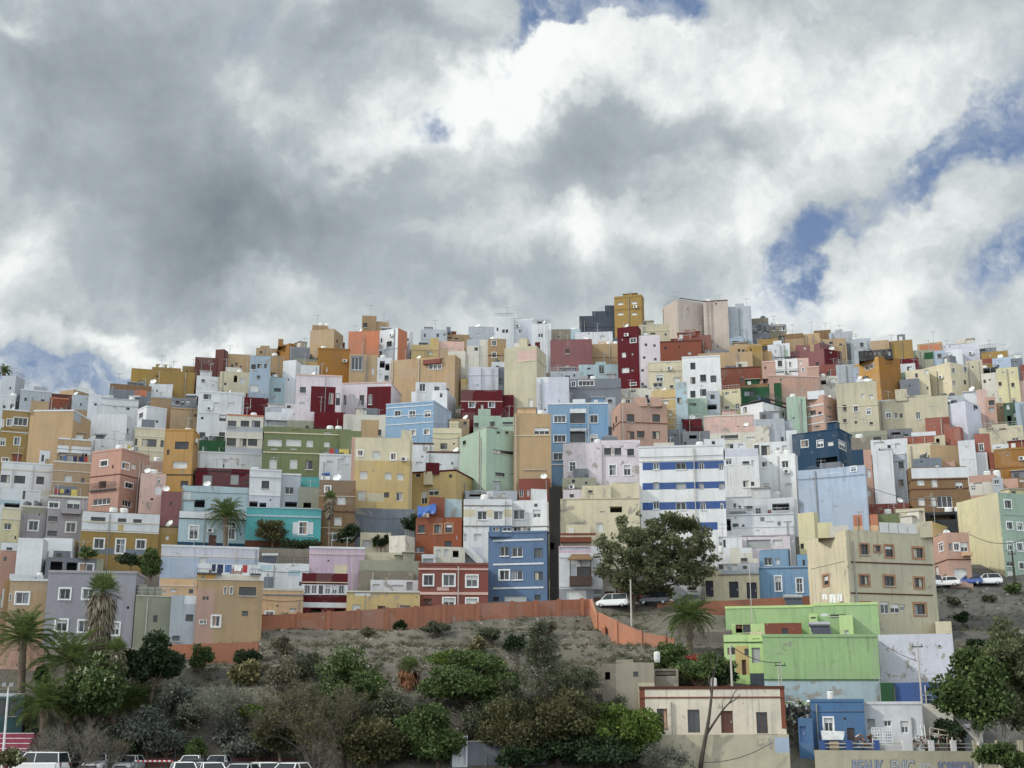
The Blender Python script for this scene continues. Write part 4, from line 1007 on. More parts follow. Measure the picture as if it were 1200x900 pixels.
TABLE_F = '''
# ---- right front
948,995,1097,621,752 cr,cc n=apartment_block d=746 al=60 | 968@680:6x11t 1013@644:9x12t 1028@643:7x7t 1042@646:9x13t 1076@648:11x11t 1013@680:10x11t 1042@681:11x11t 1077@683:10x11t 1014@712:10x11t 1037@712:10x14m 1049@713:11x11f 1058@712:5x8f 1078@714:12x12t B:661:1.5:bd:997:1093 B:697:1.5:bd:997:1093 B:662:.6:ow:950:990 G:1030:613:1074:625 | large cream apartment building with brown window surrounds
+ 958,-,975,612,622 yc s=2.5 | |
+ 972,-,994,616,622 ow s=2 | |
+ 1074,-,1092,611,626 cc s=2.2 | |
1097,-,1116,728,760 cr n=annexe d=744 | | low cream annexe
1031,-,1119,743,812 wl! n=house d=800 | 1101@757:3x2d | white peeling blank wall house
842,-,890,660,712 cr n=house d=705 | P:828:660:889:674:gw 845@663:5x8d 851@664:5x8s 861@664:6x8s 873@665:5x4d 877@665:3x3d B:674:1.5:co 860@691:11x19N 881@692:12x19N | cream house with navy doors
+ 826,-,846,668,712 cr s=0.5 low=1 | 831@690:10x19N |
+ 881,-,889,654,668 ow s=1.2 | |
856,-,882,642,662 ow d=670 | 872@656:8x4d P:868:642:880:648:wh | small beige gabled house
889,-,958,665,712 sb n=house d=704 cop=lw | 912@684:7x17W 937@686:7x16W 938@680:2x2d B:666:1:bl B:665:1:lb | sky blue cottage with moulded windows
+ 890,-,924,644,666 sb s=1.5 | 900@658:9x9f 911@658:5x7s 915@659:11x8f |
+ 934,-,958,650,666 sb s=1 | 942@660:3x8d 949@659:2x9f |
+ 909,-,926,644,652 gy s=2 | |
851,-,986,711,770 gs n=rear_wall_house d=742 cop=gn | | pale green rear wall
955,-,1031,708,770 gs n=house d=746 cop=gn | 970@741:9x9f 992@742:7x8s P:962:719:970:722:wh 982@721:18x2d 954@738:8x7o | green rear house
+ 984,-,1000,721,752 gn s=-1.5 low=1 | 992@742:5x7s |
+ 948,-,958,720,732 gn s=-1 low=1 | 953@724:6x2d |
858,-,940,730,760 br! d=762 n=annexe | 866@736:8x11o 920@740:7x7d P:858:728:896:744:gn 875@735:9x12d | brick lean to on the green terrace
849,-,880,744,806 gn n=house d=792 | B:753:1:gd 857@763:9x8d 875@764:5x8d P:862:757:880:790:yl 872@782:5x18D P:849:774:860:790:br | bright green house wing
878,895,896,744,806 gn n=house d=797 | B:753:1.2:gd 886@768:10x18e P:878:789:896:806:sl 886@749:8x2d | bright green bay with grey shutter
+ 879,-,895,740,745 yc s=0.5 | |
895,-,1031,745,822 gs n=house r=14 d=815 cop=gs | P:895:798:1031:822:pb! 946@758:2x2d B:797:1:gd | wide blank green wall house
1031,-,1048,800,822 gd n=shed d=823 | | small dark green shed
1045,-,1114,800,824 bb n=long_shed d=824 | P:1045:800:1114:824:blue 1092@808:10x6o P:1083:816:1112:824:te | royal blue long shed
750,-,921,806,880 wc n=long_house d=868 cop=bd | P:750:806:756:846:br P:915:806:921:854:br B:818:1.6:br 776@843:12x25b 813@845:14x27d 852@846:14x26D 893@847:13x25b 821@838:1x1d P:750:861:921:880:cc! | long single storey cream house with red brown trim
748,-,926,861,925 cc! n=retaining_wall d=893 | P:908:864:925:882:lw 790@890:3x3d | tall cream retaining wall with bare patches
951,-,1014,821,880 bb n=cottage d=872 cop=bb | B:834:1.5:bl 971@850:10x17W 997@861:8x16b 990@842:3x3d | bright blue cottage
936,-,953,842,884 bb n=house d=876 | 933@857:4x20B 941@860:7x18B | blue yard gate house
1012,-,1082,824,884 wh n=cottage d=874 cop=wh | 1021@849:9x13e 1040@848:9x7f 1060@852:9x14f 1041@865:8x14B | white cottage with grey windows
1080,-,1118,825,880 ow n=cottage d=870 | 1103@833:3x5s | small off white cottage behind the ladder
1130,-,1152,848,882 gw n=shed d=872 | 1141@862:16x18r | pale grey shed under the tree
706,-,767,777,832 ru! n=ruin d=828 | 745@790:6x6d 712@792:6x9o P:706:777:722:832:co! P:748:800:767:832:cc! | crumbling cream stone ruin
+ 722,-,742,773,778 ru! s=.4 | |
765,-,795,784,812 co! n=shed d=818 | 780@789:24x6o | stone shed with dark corrugated roof
'''
for T in (TABLE_A, TABLE_B, TABLE_C, TABLE_D, TABLE_E, TABLE_F): run_table(T)
print('houses', len(REC))

# ---------------------------------------------------------------- ground
def build_ground():
    xs = [-150 + 2.2*i for i in range(137)]
    ys = []
    y = -60.0
    while y < 100: ys.append(y); y += 8
    y = 100
    while y < 165: ys.append(y); y += 0.9
    while y < 330: ys.append(y); y += 3
    while y < 900: ys.append(y); y += 30
    v = []
    for yy in ys:
        for xx in xs:
            x = xx * (1 + max(0, yy-100)/220.0)
            z = ground_z(x, yy)
            if 114 < yy < 152 and not (x > 12 and yy < 126):
                k = min(1, (yy-(114 if x > -13 else 121))/4, (152-yy)/3)
                z += (noise.fractal(Vector((x*0.09, yy*0.12, 3)), 1.0, 2.1, 5)*1.1 + noise.noise(Vector((x*.9, yy*.9, 1)))*0.15)*max(k, 0)
                # worn ledges across the slope
                st_ = 2.1; zz = z + .5*noise.noise(Vector((x*.04, 2, 9))); fr = (zz/st_) % 1.0; fr2 = min(1, max(0, (fr-.35)/.5)); fr2 = fr2*fr2*(3-2*fr2)
                z += (math.floor(zz/st_)*st_ + fr2*st_ - zz)*.62*max(k, 0)
            if yy < -20: z = 1.0
            v.append((x, yy, z))
    n = len(xs); f = []
    for j in range(len(ys)-1):
        for i in range(n-1):
            a = j*n+i; f.append((a, a+1, a+n+1, a+n))
    me = bpy.data.meshes.new('ground'); me.from_pydata(v, [], f)
    me.polygons.foreach_set('use_smooth', [True]*len(f))
    o = bpy.data.objects.new('ground', me); col.objects.link(o); tag(o, kind='structure')
    t = NT('dry_hillside_soil'); pos = t.node('ShaderNodeNewGeometry').outputs['Position']
    n1 = t.noise(pos, 0.12, 8, .65).outputs[0]; n2 = t.noise(pos, 1.3, 8, .7).outputs[0]; n3 = t.noise(pos, 5, 5, .7).outputs[0]
    c = t.mix(t.mapr(n1, .4, .62, 0, 1), (0.082, 0.075, 0.063), (0.165, 0.150, 0.118))
    c = t.mix(t.mapr(n2, .52, .66, 0, .8), c, (0.06, 0.057, 0.05))
    c = t.mix(t.mapr(n3, .62, .70, 0, .8), c, (0.28, 0.26, 0.225))
    c = t.mix(t.mapr(t.noise(pos, .5, 6, .7).outputs[0], .58, .66, 0, .6), c, (0.12, 0.13, 0.07))
    nz = t.node('ShaderNodeSeparateXYZ', {0: t.node('ShaderNodeNewGeometry').outputs['True Normal']}).outputs[2]
    c = t.mix(t.math('MULTIPLY', t.mapr(nz, .90, .98, 0, .65), t.mapr(n2, .35, .6, .3, 1)), c, (0.20, 0.183, 0.148))
    px_ = t.node('ShaderNodeSeparateXYZ', {0: pos}).outputs[0]
    c = t.mix(t.mapr(px_, 36, 42, 0, .75), c, t.mix(t.mapr(n2, .4, .62, 0, 1), (0.055, 0.055, 0.055), (0.12, 0.118, 0.112)))
    t.bump(n2, 0.9, 0.5)
    me.materials.append(t.done(c, 0.97))
    return o
ground = build_ground()

def flat_sheet(name, x0, y0, x1, y1, z, m):
    mb = MB(); mb.quad((x0, y0, z), (x1, y0, z), (x1, y1, z), (x0, y1, z)); o = mb.build(name, m); tag(o, kind='structure'); return o
M_ASPH = simple('asphalt', (0.06, 0.06, 0.062), 0.9, 0.2, 1.5)
flat_sheet('car_park', -75, 60, -14, 118.0, 1.006, M_ASPH)
flat_sheet('road', -14, 60, 75, 112.2, 1.006, M_ASPH)

# free-standing walls following the ground -------------------------------------
def garden_wall(name, pts, h, mkey, label, cat='wall', th=0.3, pillars=0, pk_=None, zfix=None, low=1.2):
    """pts: list of (px, py_top, Y); top edge follows the points"""
    P = [at(a, b, Y) for a, b, Y in pts]
    c0 = P[0]; root = empty(name, (c0.x, c0.y, c0.z-h)); tag(root, label, cat)
    mb = MB()
    for a, b in zip(P, P[1:]):
        d = Vector((b.x-a.x, b.y-a.y, 0)); L = d.length; d.normalize(); nn = Vector((-d.y, d.x, 0))*th
        lo_a, lo_b = a.z-h-low, b.z-h-low
        q = [Vector((a.x, a.y, lo_a)), Vector((b.x, b.y, lo_b)), Vector((b.x, b.y, b.z)), Vector((a.x, a.y, a.z))]
        r = [x+nn for x in q]
        mb.quad(*q); mb.quad(r[1], r[0], r[3], r[2]); mb.quad(q[3], q[2], r[2], r[3]); mb.quad(q[0], q[3], r[3], r[0]); mb.quad(q[1], r[1], r[2], q[2])
    mb.build('wall_panel', wall_mat(mkey), root)
    if pillars:
        for a, b in zip(P, P[1:]):
            L = (b-a).length; k = max(1, int(round(L/pillars)))
            d = (b-a)/k; dn = Vector((d.x, d.y, 0)).normalized()
            for j in range(k):
                c = a+d*j
                m = MB(); o = c - dn*0.22 + Vector((dn.y, -dn.x, 0))*0.14
                m.box((o.x, o.y, c.z-h-low), dn*0.44, Vector((-dn.y, dn.x, 0))*0.135, (0, 0, h+low+0.12))
                m.build('pillar', wall_mat(pk_ or mkey), root)
    return root
garden_wall('boundary_wall', [(305,722,D(742)),(350,719,D(740)),(420,715,D(736)),(520,709,D(731)),(600,705.5,D(727)),(682,702,D(722)),(691,702,D(722))], 2.0, 'tc~',
            'long terracotta boundary wall with pillars above the dry slope', pillars=3.2, pk_='tc')
garden_wall('boundary_wall', [(691,702,D(722)),(694,712,D(728)),(698,722,D(735)),(705,732,D(742)),(706,735,D(744))], 2.4, 'td', 'short terracotta wall stepping steeply down the slope')
garden_wall('boundary_wall', [(700,718,D(738)),(722,728,D(748)),(750,740,D(756)),(778,746,D(762)),(790,748,D(764))], 2.0, 'td', 'terracotta wall sloping down beside the garden of dark bushes', pillars=3.4, pk_='td')
garden_wall('boundary_wall', [(770,704,D(713)),(850,704,D(716)),(915,700,D(717)),(956,698,D(717))], 1.9, 'tc', 'brick red wall in front of the cream and sky blue cottages')
garden_wall('retaining_wall', [(186,755,D(766)),(225,755,D(770)),(303,752,D(770))], 3.6, 'tc', 'brick red retaining wall below the orange tan house')
garden_wall('retaining_wall', [(-40,757,D(790)),(52,757,D(790))], 4.0, 'rs', 'salmon retaining wall behind the tall palm at far left')
garden_wall('graffiti_wall', [(955,879,113),(1080,880,113),(1230,881,113)], 2.2, 'cc', 'cream roadside wall with painted graffiti lettering', th=0.35)
garden_wall('retaining_wall', [(306,720,D(735)),(322,720,D(735))], 2.0, 'rd', 'short brick red wall end with a dark gate by the peach house')
garden_wall('kerb_wall', [(150,888,118.6),(345,888,118.6)], 0.8, 'bm', 'low burgundy wall behind the parked cars', low=.3)

# --- battlement pots / rooftop things -----------------------------------------
ROOF_PROTO = {}
def top_label(desc, what): return f'{what} on the {desc}'
def antenna(p, h, rng, m=M_METAL):
    root = empty('tv_antenna', p)
    mb = MB(); mb.tube([p, p+Vector((0, 0, h))], 0.045, 5); mb.build('mast', m, root)
    a = rng.uniform(-.6, .6); dx, dy = math.cos(a), math.sin(a)
    mb = MB(); L = rng.uniform(.5, .8)
    t = p+Vector((0, 0, h*0.93)); mb.tube([t-Vector((dx, dy, 0))*L, t+Vector((dx, dy, 0))*L], 0.02, 4)
    for k in range(6):
        q = t+Vector((dx, dy, 0))*(L*(k/2.5-1)); w = .28+.05*k
        mb.tube([q-Vector((-dy, dx, 0.6*(k % 2)))*w, q+Vector((-dy, dx, 0.6*(k % 2)))*w], 0.014, 4)
    if rng.random() < .5:
        t2 = p+Vector((0, 0, h*0.7)); mb.tube([t2-Vector((dx, 0, 0))*.4, t2+Vector((dx, 0, 0))*.4], 0.018, 4); 
    mb.build('aerial_array', m, root)
    return root
def dish(p, rng, r=0.5):
    root = empty('satellite_dish', p)
    mb = MB(); mb.tube([p, p+Vector((0, 0, .9))], 0.035, 5); mb.build('mast', M_METAL, root)
    mb = MB(); c = p+Vector((0, -.1, 1.0)); az = rng.uniform(-.9, .3); ax = Vector((math.sin(az), -math.cos(az)*.85, .5)).normalized()
    a = ax.cross(UP).normalized(); b = a.cross(ax)
    N = 14; rings = []
    for k in range(5):
        rr = r*k/4; i0 = len(mb.v)
        for j in range(N):
            t = 2*math.pi*j/N; q = c + (a*math.cos(t)+b*math.sin(t))*rr + ax*(rr*rr*.45)
            mb.v.append(tuple(q))
        rings.append(i0)
    for r0, r1 in zip(rings, rings[1:]):
        for j in range(N): mb.f.append((r0+j, r0+(j+1) % N, r1+(j+1) % N, r1+j)); mb.m.append(0)
    mb.build('reflector', M_TANK, root, smooth=True)
    mb = MB(); f = c+ax*(r*.9); mb.tube([c-b*(-r*.9)+ax*.1, f], .015, 4); mb.tube([f-ax*.08, f+ax*.05], .05, 6); mb.build('feed_arm', M_MDARK, root)
    return root
def tank(p, rng, m, r=0.55, h=1.2):
    root = empty('water_tank', p)
    mb = MB(); N = 14
    prof = [(r*.86, 0), (r*.95, h*.1), (r, h*.3), (r*.96, h*.34), (r, h*.38), (r, h*.62), (r*.96, h*.66), (r, h*.7), (r*.97, h*.88), (r*.8, h*.97), (r*.35, h)]
    rings = []
    for rr, z in prof:
        i0 = len(mb.v)
        for j in range(N): t = 2*math.pi*j/N; mb.v.append((p.x+rr*math.cos(t), p.y+rr*math.sin(t), p.z+.15+z))
        rings.append(i0)
    for r0, r1 in zip(rings, rings[1:]):
        for j in range(N): mb.f.append((r0+j, r0+(j+1) % N, r1+(j+1) % N, r1+j)); mb.m.append(0)
    mb.f.append(tuple(rings[-1]+j for j in range(N))); mb.m.append(0)
    mb.build('tank_body', m, root, smooth=False)
    mb = MB(); q = p+Vector((0, 0, h+.14)); mb.tube([q, q+Vector((0, 0, .1))], r*.3, 10); mb.build('lid', M_MDARK, root)
    mb = MB(); mb.cbox(p.x-r*.8, p.y-r*.8, p.z, p.x+r*.8, p.y+r*.8, p.z+.148); mb.build('stand', M_SILL, root)
    return root
def solar(p, rng):
    root = empty('solar_heater', p)
    mb = MB(); o = p+Vector((-.9, 0, .45)); mb.box(o, (1.8, 0, 0), (0, 1.3, 1.1), (0, -.05, .06)); mb.build('panel', simple('solar_glass', (.02, .025, .04), .15), root)
    mb = MB(); mb.tube([p+Vector((-1.0, 1.35, 1.75)), p+Vector((1.0, 1.35, 1.75))], .25, 12); mb.build('drum', M_METAL, root)
    mb = MB(); 
    for sx in (-.8, .8): mb.tube([p+Vector((sx, 1.3, 0)), p+Vector((sx, 1.3, 1.6))], .03, 4); mb.tube([p+Vector((sx, .05, 0)), p+Vector((sx, .05, .5))], .03, 4)
    mb.build('frame', M_METAL, root)
    return root
def laundry(f, zr, rng):
    L = min(4.5, f.L*.7); u0 = rng.uniform(.3, f.L-L-.2); bk = -1.3
    a, b = f.pt(u0, zr, bk), f.pt(u0+L, zr, bk); root = empty('clothes_line', a)
    m = MB(); m.tube([a, a+UP*1.9], .035, 5); m.tube([b, b+UP*1.9], .035, 5); m.tube([a+UP*1.8, (a+b)/2+UP*1.7, b+UP*1.8], .012, 3); m.build('line', M_METAL, root)
    u = .2
    while u < L-.6:
        w = rng.uniform(.35, .8); h = rng.uniform(.5, 1.1); p = a+f.w*u+UP*1.74; m = MB()
        for k in range(4):
            q = p+f.w*(w*k/4); q2 = p+f.w*(w*(k+1)/4); o = f.n*(.05*math.sin(k*2.1)); o2 = f.n*(.05*math.sin((k+1)*2.1))
            m.quad(q-UP*h+o, q2-UP*h+o2, q2, q)
        m.build('washing', rng.choice(CLOTH), root); u += w+rng.uniform(.05, .3)
    return root
CLOTH = [simple('cloth_'+n_, c_, .9) for n_, c_ in (('white', (.7, .7, .7)), ('blue', (.08, .14, .3)), ('red', (.35, .05, .05)), ('grey', (.25, .26, .28)), ('yellow', (.5, .4, .12)), ('navy', (.02, .03, .08)))]
def roof_railing(f, z, root, rng):
    m = MB(); n = max(3, int(f.L/.5))
    for k in range(n+1): u = .1+(f.L-.2)*k/n; slab(m, f, u-.015, z-.1, u+.015, z+.75, -.17, -.14)
    slab(m, f, .05, z+.75, f.L-.05, z+.8, -.175, -.135); slab(m, f, .05, z+.38, f.L-.05, z+.41, -.172, -.138)
    m.build('railing', M_MDARK if rng.random() < .5 else M_METAL, root)

used_labels = {}
def rooftop():
    rng = random.Random(11)
    n_ = 0
    for H in REC:
        nm = H['root'].name
        if any(k in nm for k in ('retaining', 'ruin')): continue
        b = H['blocks'][-1] if (len(H['blocks']) > 1 and rng.random() < .3) else H['blocks'][0]
        faces = b['faces']; f = faces[0]
        wpx = H['x1']-H['x0']
        yt = H['yt']
        def spot(u=None, back=None):
            ff = max(faces, key=lambda q: q.L)
            u = rng.uniform(.15, .85) if u is None else u
            bk = rng.uniform(.9, 1.6) if back is None else back
            bk = min(bk, 2.5)
            q = ff.P + ff.w*(ff.L*u) - ff.n*bk
            return Vector((q.x, q.y, b['zroof']+.002))
        desc = H['desc']
        if max(q.L for q in faces) < 2.5: continue
        H['top'] = []
        if rng.random() < (.8 if yt < 470 else (.6 if yt < 560 else .3)):
            for k in range(1 + (wpx > 45 and rng.random() < .4)):
                o = antenna(spot(), rng.uniform(1.8, 3.6), rng); H['top'].append(('tall' if k == 0 else 'second', 'TV antenna', o, 'tv_antennas'))
        if rng.random() < (.15 if yt < 620 else .05):
            o = dish(spot(), rng, rng.uniform(.4, .6)); H['top'].append(('white', 'satellite dish', o, 'dishes'))
        if rng.random() < (.26 if yt < 620 else .08):
            p = spot(back=1.4); dark = rng.random() < .3; m = M_TANKB if dark else M_TANK
            o = tank(p, rng, m); H['top'].append(('dark' if dark else 'white', 'water tank', o, 'tanks'))
            if rng.random() < .35 and wpx > 25:
                ff = max(faces, key=lambda q: q.L); p2 = p+ff.w*1.35
                o = tank(p2, rng, m); H['top'].append(('second dark' if dark else 'second white', 'water tank', o, 'tanks'))
        ff_ = max(faces, key=lambda q: q.L)
        if rng.random() < .06 and ff_.L > 5:
            H['top'].append(('colourful', 'washing line', laundry(ff_, b['zroof'], rng), 'lines'))
        if rng.random() < .13 and not H['opt'].get('cop'): roof_railing(ff_, b['ztop'], H['root'], rng)
        if rng.random() < .05 and wpx > 22:
            o = solar(spot(back=1.2), rng); H['top'].append(('dark', 'solar water heater', o, 'heaters'))
rooftop()
# ---------------------------------------------------------------- vegetation
def leaf_mat(name, c1, c2, tl=0.25, rough=0.6, nz=0.5):
    if name in MATS: return MATS[name]
    t = NT(name); g = t.node('ShaderNodeNewGeometry'); isl = g.outputs['Random Per Island']; pos = g.outputs['Position']
    f = t.math('ADD', t.math('MULTIPLY', isl, 1-nz), t.math('MULTIPLY', t.mapr(t.noise(pos, 0.8, 3).outputs[0], .35, .65, 0, 1), nz))
    c = t.mix(f, c1, c2)
    t.done(c, rough, **{'Specular IOR Level': 0.25})
    tr = t.node('ShaderNodeBsdfTranslucent', {'Color': c})
    mx = t.node('ShaderNodeMixShader', {0: tl, 1: t.b.outputs[0], 2: tr.outputs[0]})
    t.l.new(mx.outputs[0], t.n['Material Output'].inputs[0])
    MATS[name] = t.m; return t.m
LM = dict(
 green=leaf_mat('leaves_mid_green', (0.022, 0.042, 0.014), (0.13, 0.185, 0.06)),
 dark=leaf_mat('leaves_dark_green', (0.012, 0.024, 0.012), (0.045, 0.075, 0.03)),
 bright=leaf_mat('leaves_bright_green', (0.03, 0.06, 0.012), (0.17, 0.24, 0.05)),
 pepper=leaf_mat('leaves_pepper_tree', (0.045, 0.062, 0.03), (0.24, 0.26, 0.14), .45),
 olive=leaf_mat('leaves_olive_brown', (0.04, 0.042, 0.02), (0.14, 0.135, 0.06)),
 wispy=leaf_mat('leaves_grey_wispy', (0.04, 0.05, 0.03), (0.14, 0.155, 0.095)),
 casua=leaf_mat('casuarina_needles', (0.035, 0.046, 0.026), (0.125, 0.14, 0.085)),
 grey=leaf_mat('leaves_grey_green', (0.07, 0.085, 0.06), (0.24, 0.26, 0.19)),
 bluegrey=leaf_mat('leaves_blue_grey', (0.045, 0.056, 0.045), (0.19, 0.21, 0.17)),
 palm=leaf_mat('palm_fronds', (0.035, 0.06, 0.018), (0.17, 0.23, 0.075), .35, nz=.3),
 palmb=leaf_mat('fan_palm_leaves', (0.05, 0.08, 0.02), (0.24, 0.29, 0.12), nz=.3),
 dead=leaf_mat('dead_palm_skirt', (0.10, 0.085, 0.06), (0.30, 0.26, 0.20), .1, .9, nz=.3),
 deadr=leaf_mat('reddish_dead_fronds', (0.12, 0.05, 0.025), (0.30, 0.15, 0.08), .1, .9, nz=.3),
 dry=leaf_mat('dry_scrub', (0.07, 0.065, 0.045), (0.24, 0.22, 0.15), .1, .9),
 khaki=leaf_mat('khaki_fronds', (0.09, 0.085, 0.04), (0.27, 0.24, 0.12), .1, .9),
 flower=leaf_mat('pale_blossom', (0.30, 0.34, 0.20), (0.62, 0.66, 0.46), .2, .7),
 red=leaf_mat('red_blossom', (0.25, 0.04, 0.03), (0.40, 0.10, 0.06), .2, .7))
def bark_mat(name, c):
    t = NT(name); pos = t.node('ShaderNodeNewGeometry').outputs['Position']
    n = t.noise(pos, 3.0, 6, .7).outputs[0]
    cc = t.mix(t.mapr(n, .35, .65, 0, 1), [x*.55 for x in c], c); t.bump(n, .8, .08)
    return t.done(cc, .95)
DARKB = bark_mat('bark_dark', (0.09, 0.075, 0.06)); BARK = bark_mat('bark_brown', (0.16, 0.12, 0.09)); BARKG = bark_mat('bark_grey', (0.24, 0.21, 0.19)); BARKW = bark_mat('bark_white', (0.62, 0.58, 0.52)); BARKP = bark_mat('palm_trunk', (0.17, 0.13, 0.10))

def leaf(mb, p, d, side, L, W):
    """a folded diamond leaf"""
    a = p; b = p + d*L
    m = p + d*(L*.5)
    i = len(mb.v); mb.v += [tuple(a), tuple(m+side*W), tuple(b), tuple(m-side*W)]
    mb.f.append((i, i+1, i+2, i+3)); mb.m.append(0)
def rdir(rng):
    while True:
        v = Vector((rng.uniform(-1, 1), rng.uniform(-1, 1), rng.uniform(-1, 1)))
        if .05 < v.length < 1: return v.normalized()
def crown_mesh(c, rx, ry, rz, n, size, rng, clumps=26, lump=.36, flat=0.0, full=False):
    """leaves in many uneven clumps filling an ellipsoid"""
    mb = MB(); cl = []
    for k in range(clumps):
        d = rdir(rng); r = rng.random()**.45
        if d.z < -.35 and not full: d.z *= .5
        cen = Vector((c.x + d.x*rx*r*.85, c.y + d.y*ry*r*.85, c.z + d.z*rz*r*.85))
        cl.append((cen, rng.choice([.4, .6, .8, 1.0, 1.3])*lump*rng.uniform(.85, 1.15)))
    tot = sum(s*s for _, s in cl)
    for cen, s in cl:
        m = int(n*s*s/tot)
        for _ in range(m):
            d = rdir(rng); r = rng.random()**.38
            p = cen + Vector((d.x*rx, d.y*ry, d.z*rz*.8))*s*r
            dd = (d*.5 + rdir(rng) + Vector((0, 0, -flat))).normalized()
            sd = dd.cross(rdir(rng)); 
            if sd.length < .05: continue
            sd.normalize(); L = size*rng.uniform(.6, 1.4)
            leaf(mb, p, dd, sd, L, L*.32)
    return mb, cl
def limbs(base, targets, r0, rng, mb=None, fork=.35):
    mb = mb or MB()
    top = sum((t for t in targets), Vector())/len(targets)
    k = base + (top-base)*fork + Vector((rng.uniform(-.2, .2), rng.uniform(-.2, .2), 0))
    mid = (base+k)/2 + Vector((rng.uniform(-.25, .25), rng.uniform(-.2, .2), 0))
    mb.tube([base-Vector((0, 0, .6)), base, mid, k], [r0*1.3, r0*1.1, r0*.85, r0*.7], 8)
    for t in targets:
        q1 = k + (t-k)*.4 + rdir(rng)*(t-k).length*.12; q2 = k+(t-k)*.75+rdir(rng)*(t-k).length*.08
        mb.tube([k, q1, q2, t], [r0*.5, r0*.34, r0*.2, r0*.06], 5, cap=False)
    return mb
def gz(x, y):
    """height of the ground sheet under a point, read from the mesh"""
    dg = GROUND_CACHE
    hit = dg.ray_cast(Vector((x, y, 300)), Vector((0, 0, -1)))
    return hit[0].z if hit[0] else ground_z(x, y)
from mathutils.bvhtree import BVHTree
GROUND_CACHE = BVHTree.FromPolygons([v.co[:] for v in ground.data.vertices], [tuple(p.vertices) for p in ground.data.polygons])

def place(px, pyb, Y=None):
    Y = D(pyb) if Y is None else Y
    p = at(px, pyb, Y); return Vector((p.x, p.y, gz(p.x, p.y)))
PLANTS = []
def tree(px, ytop, ybot, w, kind, label, Y=None, base=None, name='tree', cat='tree', n=7000, size=.34, clumps=26, lump=.36, bark=None, trunk=None, seed=0, full=False, tw=None, flower=0, ry=None, group=None):
    rng = random.Random(seed or int(px*31+ytop))
    Y = D(base or ybot) if Y is None else Y
    if base is None and px > 300 and Y > D(ybot): Y = D(ybot)
    b = place(px if trunk is None else trunk, base or ybot, Y)
    top = at(px, ytop, Y); bot = at(px, ybot, Y); s = Y/1500*w/2*1.03
    lo = max(bot.z, b.z); hz = (top.z-lo)/2
    c = Vector((at(px, (ytop+ybot)/2, Y).x, Y, lo+hz))
    root = empty(name, b); tag(root, label, cat, group)
    ryy = ry or s*.8
    mb, cl = crown_mesh(c, s, ryy, hz*1.05, n, size, rng, clumps, lump, full=full)
    mb.v = [(x, y, z) for x, y, z in mb.v]
    mb.build('crown', LM[kind], root)
    r0 = tw or max(.06, min(.35, s*.07))
    tg = [q for q, _ in cl[:11]]
    limbs(b, tg, r0, rng, None, .35 if lo-b.z < 1 else min(.8, (lo-b.z)/(c.z-b.z)+.1)).build('trunk', bark or BARK, root)
    if flower:
        fb = MB()
        for _ in range(flower):
            q, sz = rng.choice(cl); d = rdir(rng); d.z = abs(d.z)
            p = q+Vector((d.x*s, d.y*ryy, d.z*hz))*sz
            for _k in range(9):
                dd = rdir(rng); sd = dd.cross(UP).normalized(); leaf(fb, p, dd, sd, .26, .08)
        fb.build('blossom', LM['flower'], root)
    return root

def arc_frond(mb, base, az, elev, L, droop, rng, nl=22, lw=.05, ll=.55, midr=.03):
    """feather frond: curved rachis with leaflets both sides"""
    d = Vector((math.cos(az), math.sin(az), 0)); pts = []
    p = base.copy(); e = elev; st = L/10
    for k in range(11):
        pts.append(p.copy()); p = p + (d*math.cos(e) + UP*math.sin(e))*st; e -= droop/10*(0.5+k/10)
    side = Vector((-d.y, d.x, 0))
    mb.tube(pts, [midr*(1-.8*i/10) for i in range(11)], 3, cap=False)
    for j in range(nl):
        t = .12 + .86*j/nl; i = min(9, int(t*10)); q = pts[i] + (pts[i+1]-pts[i])*(t*10-i)
        tang = (pts[i+1]-pts[i]).normalized()
        l = ll*(1-abs(t-.45)*1.1)*rng.uniform(.85, 1.1)
        for sgn in (-1, 1):
            dd = (side*sgn*.85 + tang*.55 + UP*(.18 - .3*rng.random())).normalized()
            leaf(mb, q, dd, (tang*.6+UP*.5).normalized(), l, lw)
def date_palm(px, yc, rpx, ybase, label, Y=None, tr=.32, kind='palm', n=54, lean=0, skirt=0):
    rng = random.Random(int(px*17+yc)); Y = D(ybase) if Y is None else Y
    b = place(px+lean, ybase, Y); c = at(px, yc, Y); r = rpx*Y/1500
    if c.z < b.z+.5: c.z = b.z+.5
    root = empty('date_palm', b); tag(root, label, 'palm tree')
    tb = MB(); N_ = 12
    pts = [b+(c-b)*(k/N_) + Vector((0, 0, -.5 if k == 0 else 0)) for k in range(N_+1)]
    tb.tube(pts, [tr*(1.25 if k == 0 else 1.0+.08*(k % 2)) for k in range(N_)]+[tr*1.15], 10); 
    for _ in range(60):   # cut frond stubs below the crown
        a = rng.uniform(0, 6.28); z = -rng.random()*min(1.3, (c-b).length*.5); d = Vector((math.cos(a), math.sin(a), 0))
        q = c+UP*z+d*tr; tb.tube([q, q+d*.16+UP*.16], [.05, .03], 4)
    tb.build('trunk', BARKP, root)
    fb = MB()
    for k in range(n):
        e = R(80 - 105*(k/n)**.9 + rng.uniform(-6, 6)); az = k*2.399+rng.uniform(-.2, .2)
        arc_frond(fb, c+UP*.1, az, e, r*rng.uniform(.95, 1.15), R(72+rng.uniform(-15, 20)), rng, ll=r*.28, lw=.05)
    fb.build('fronds', LM[kind], root)
    if skirt:
        db = MB()
        for k in range(skirt):
            az = rng.uniform(0, 6.28); arc_frond(db, c-UP*.1, az, R(-25+rng.uniform(-20, 10)), r*.85, R(60), rng, nl=14, ll=r*.2)
        db.build('dead_fronds', LM['dead'], root)
    return root
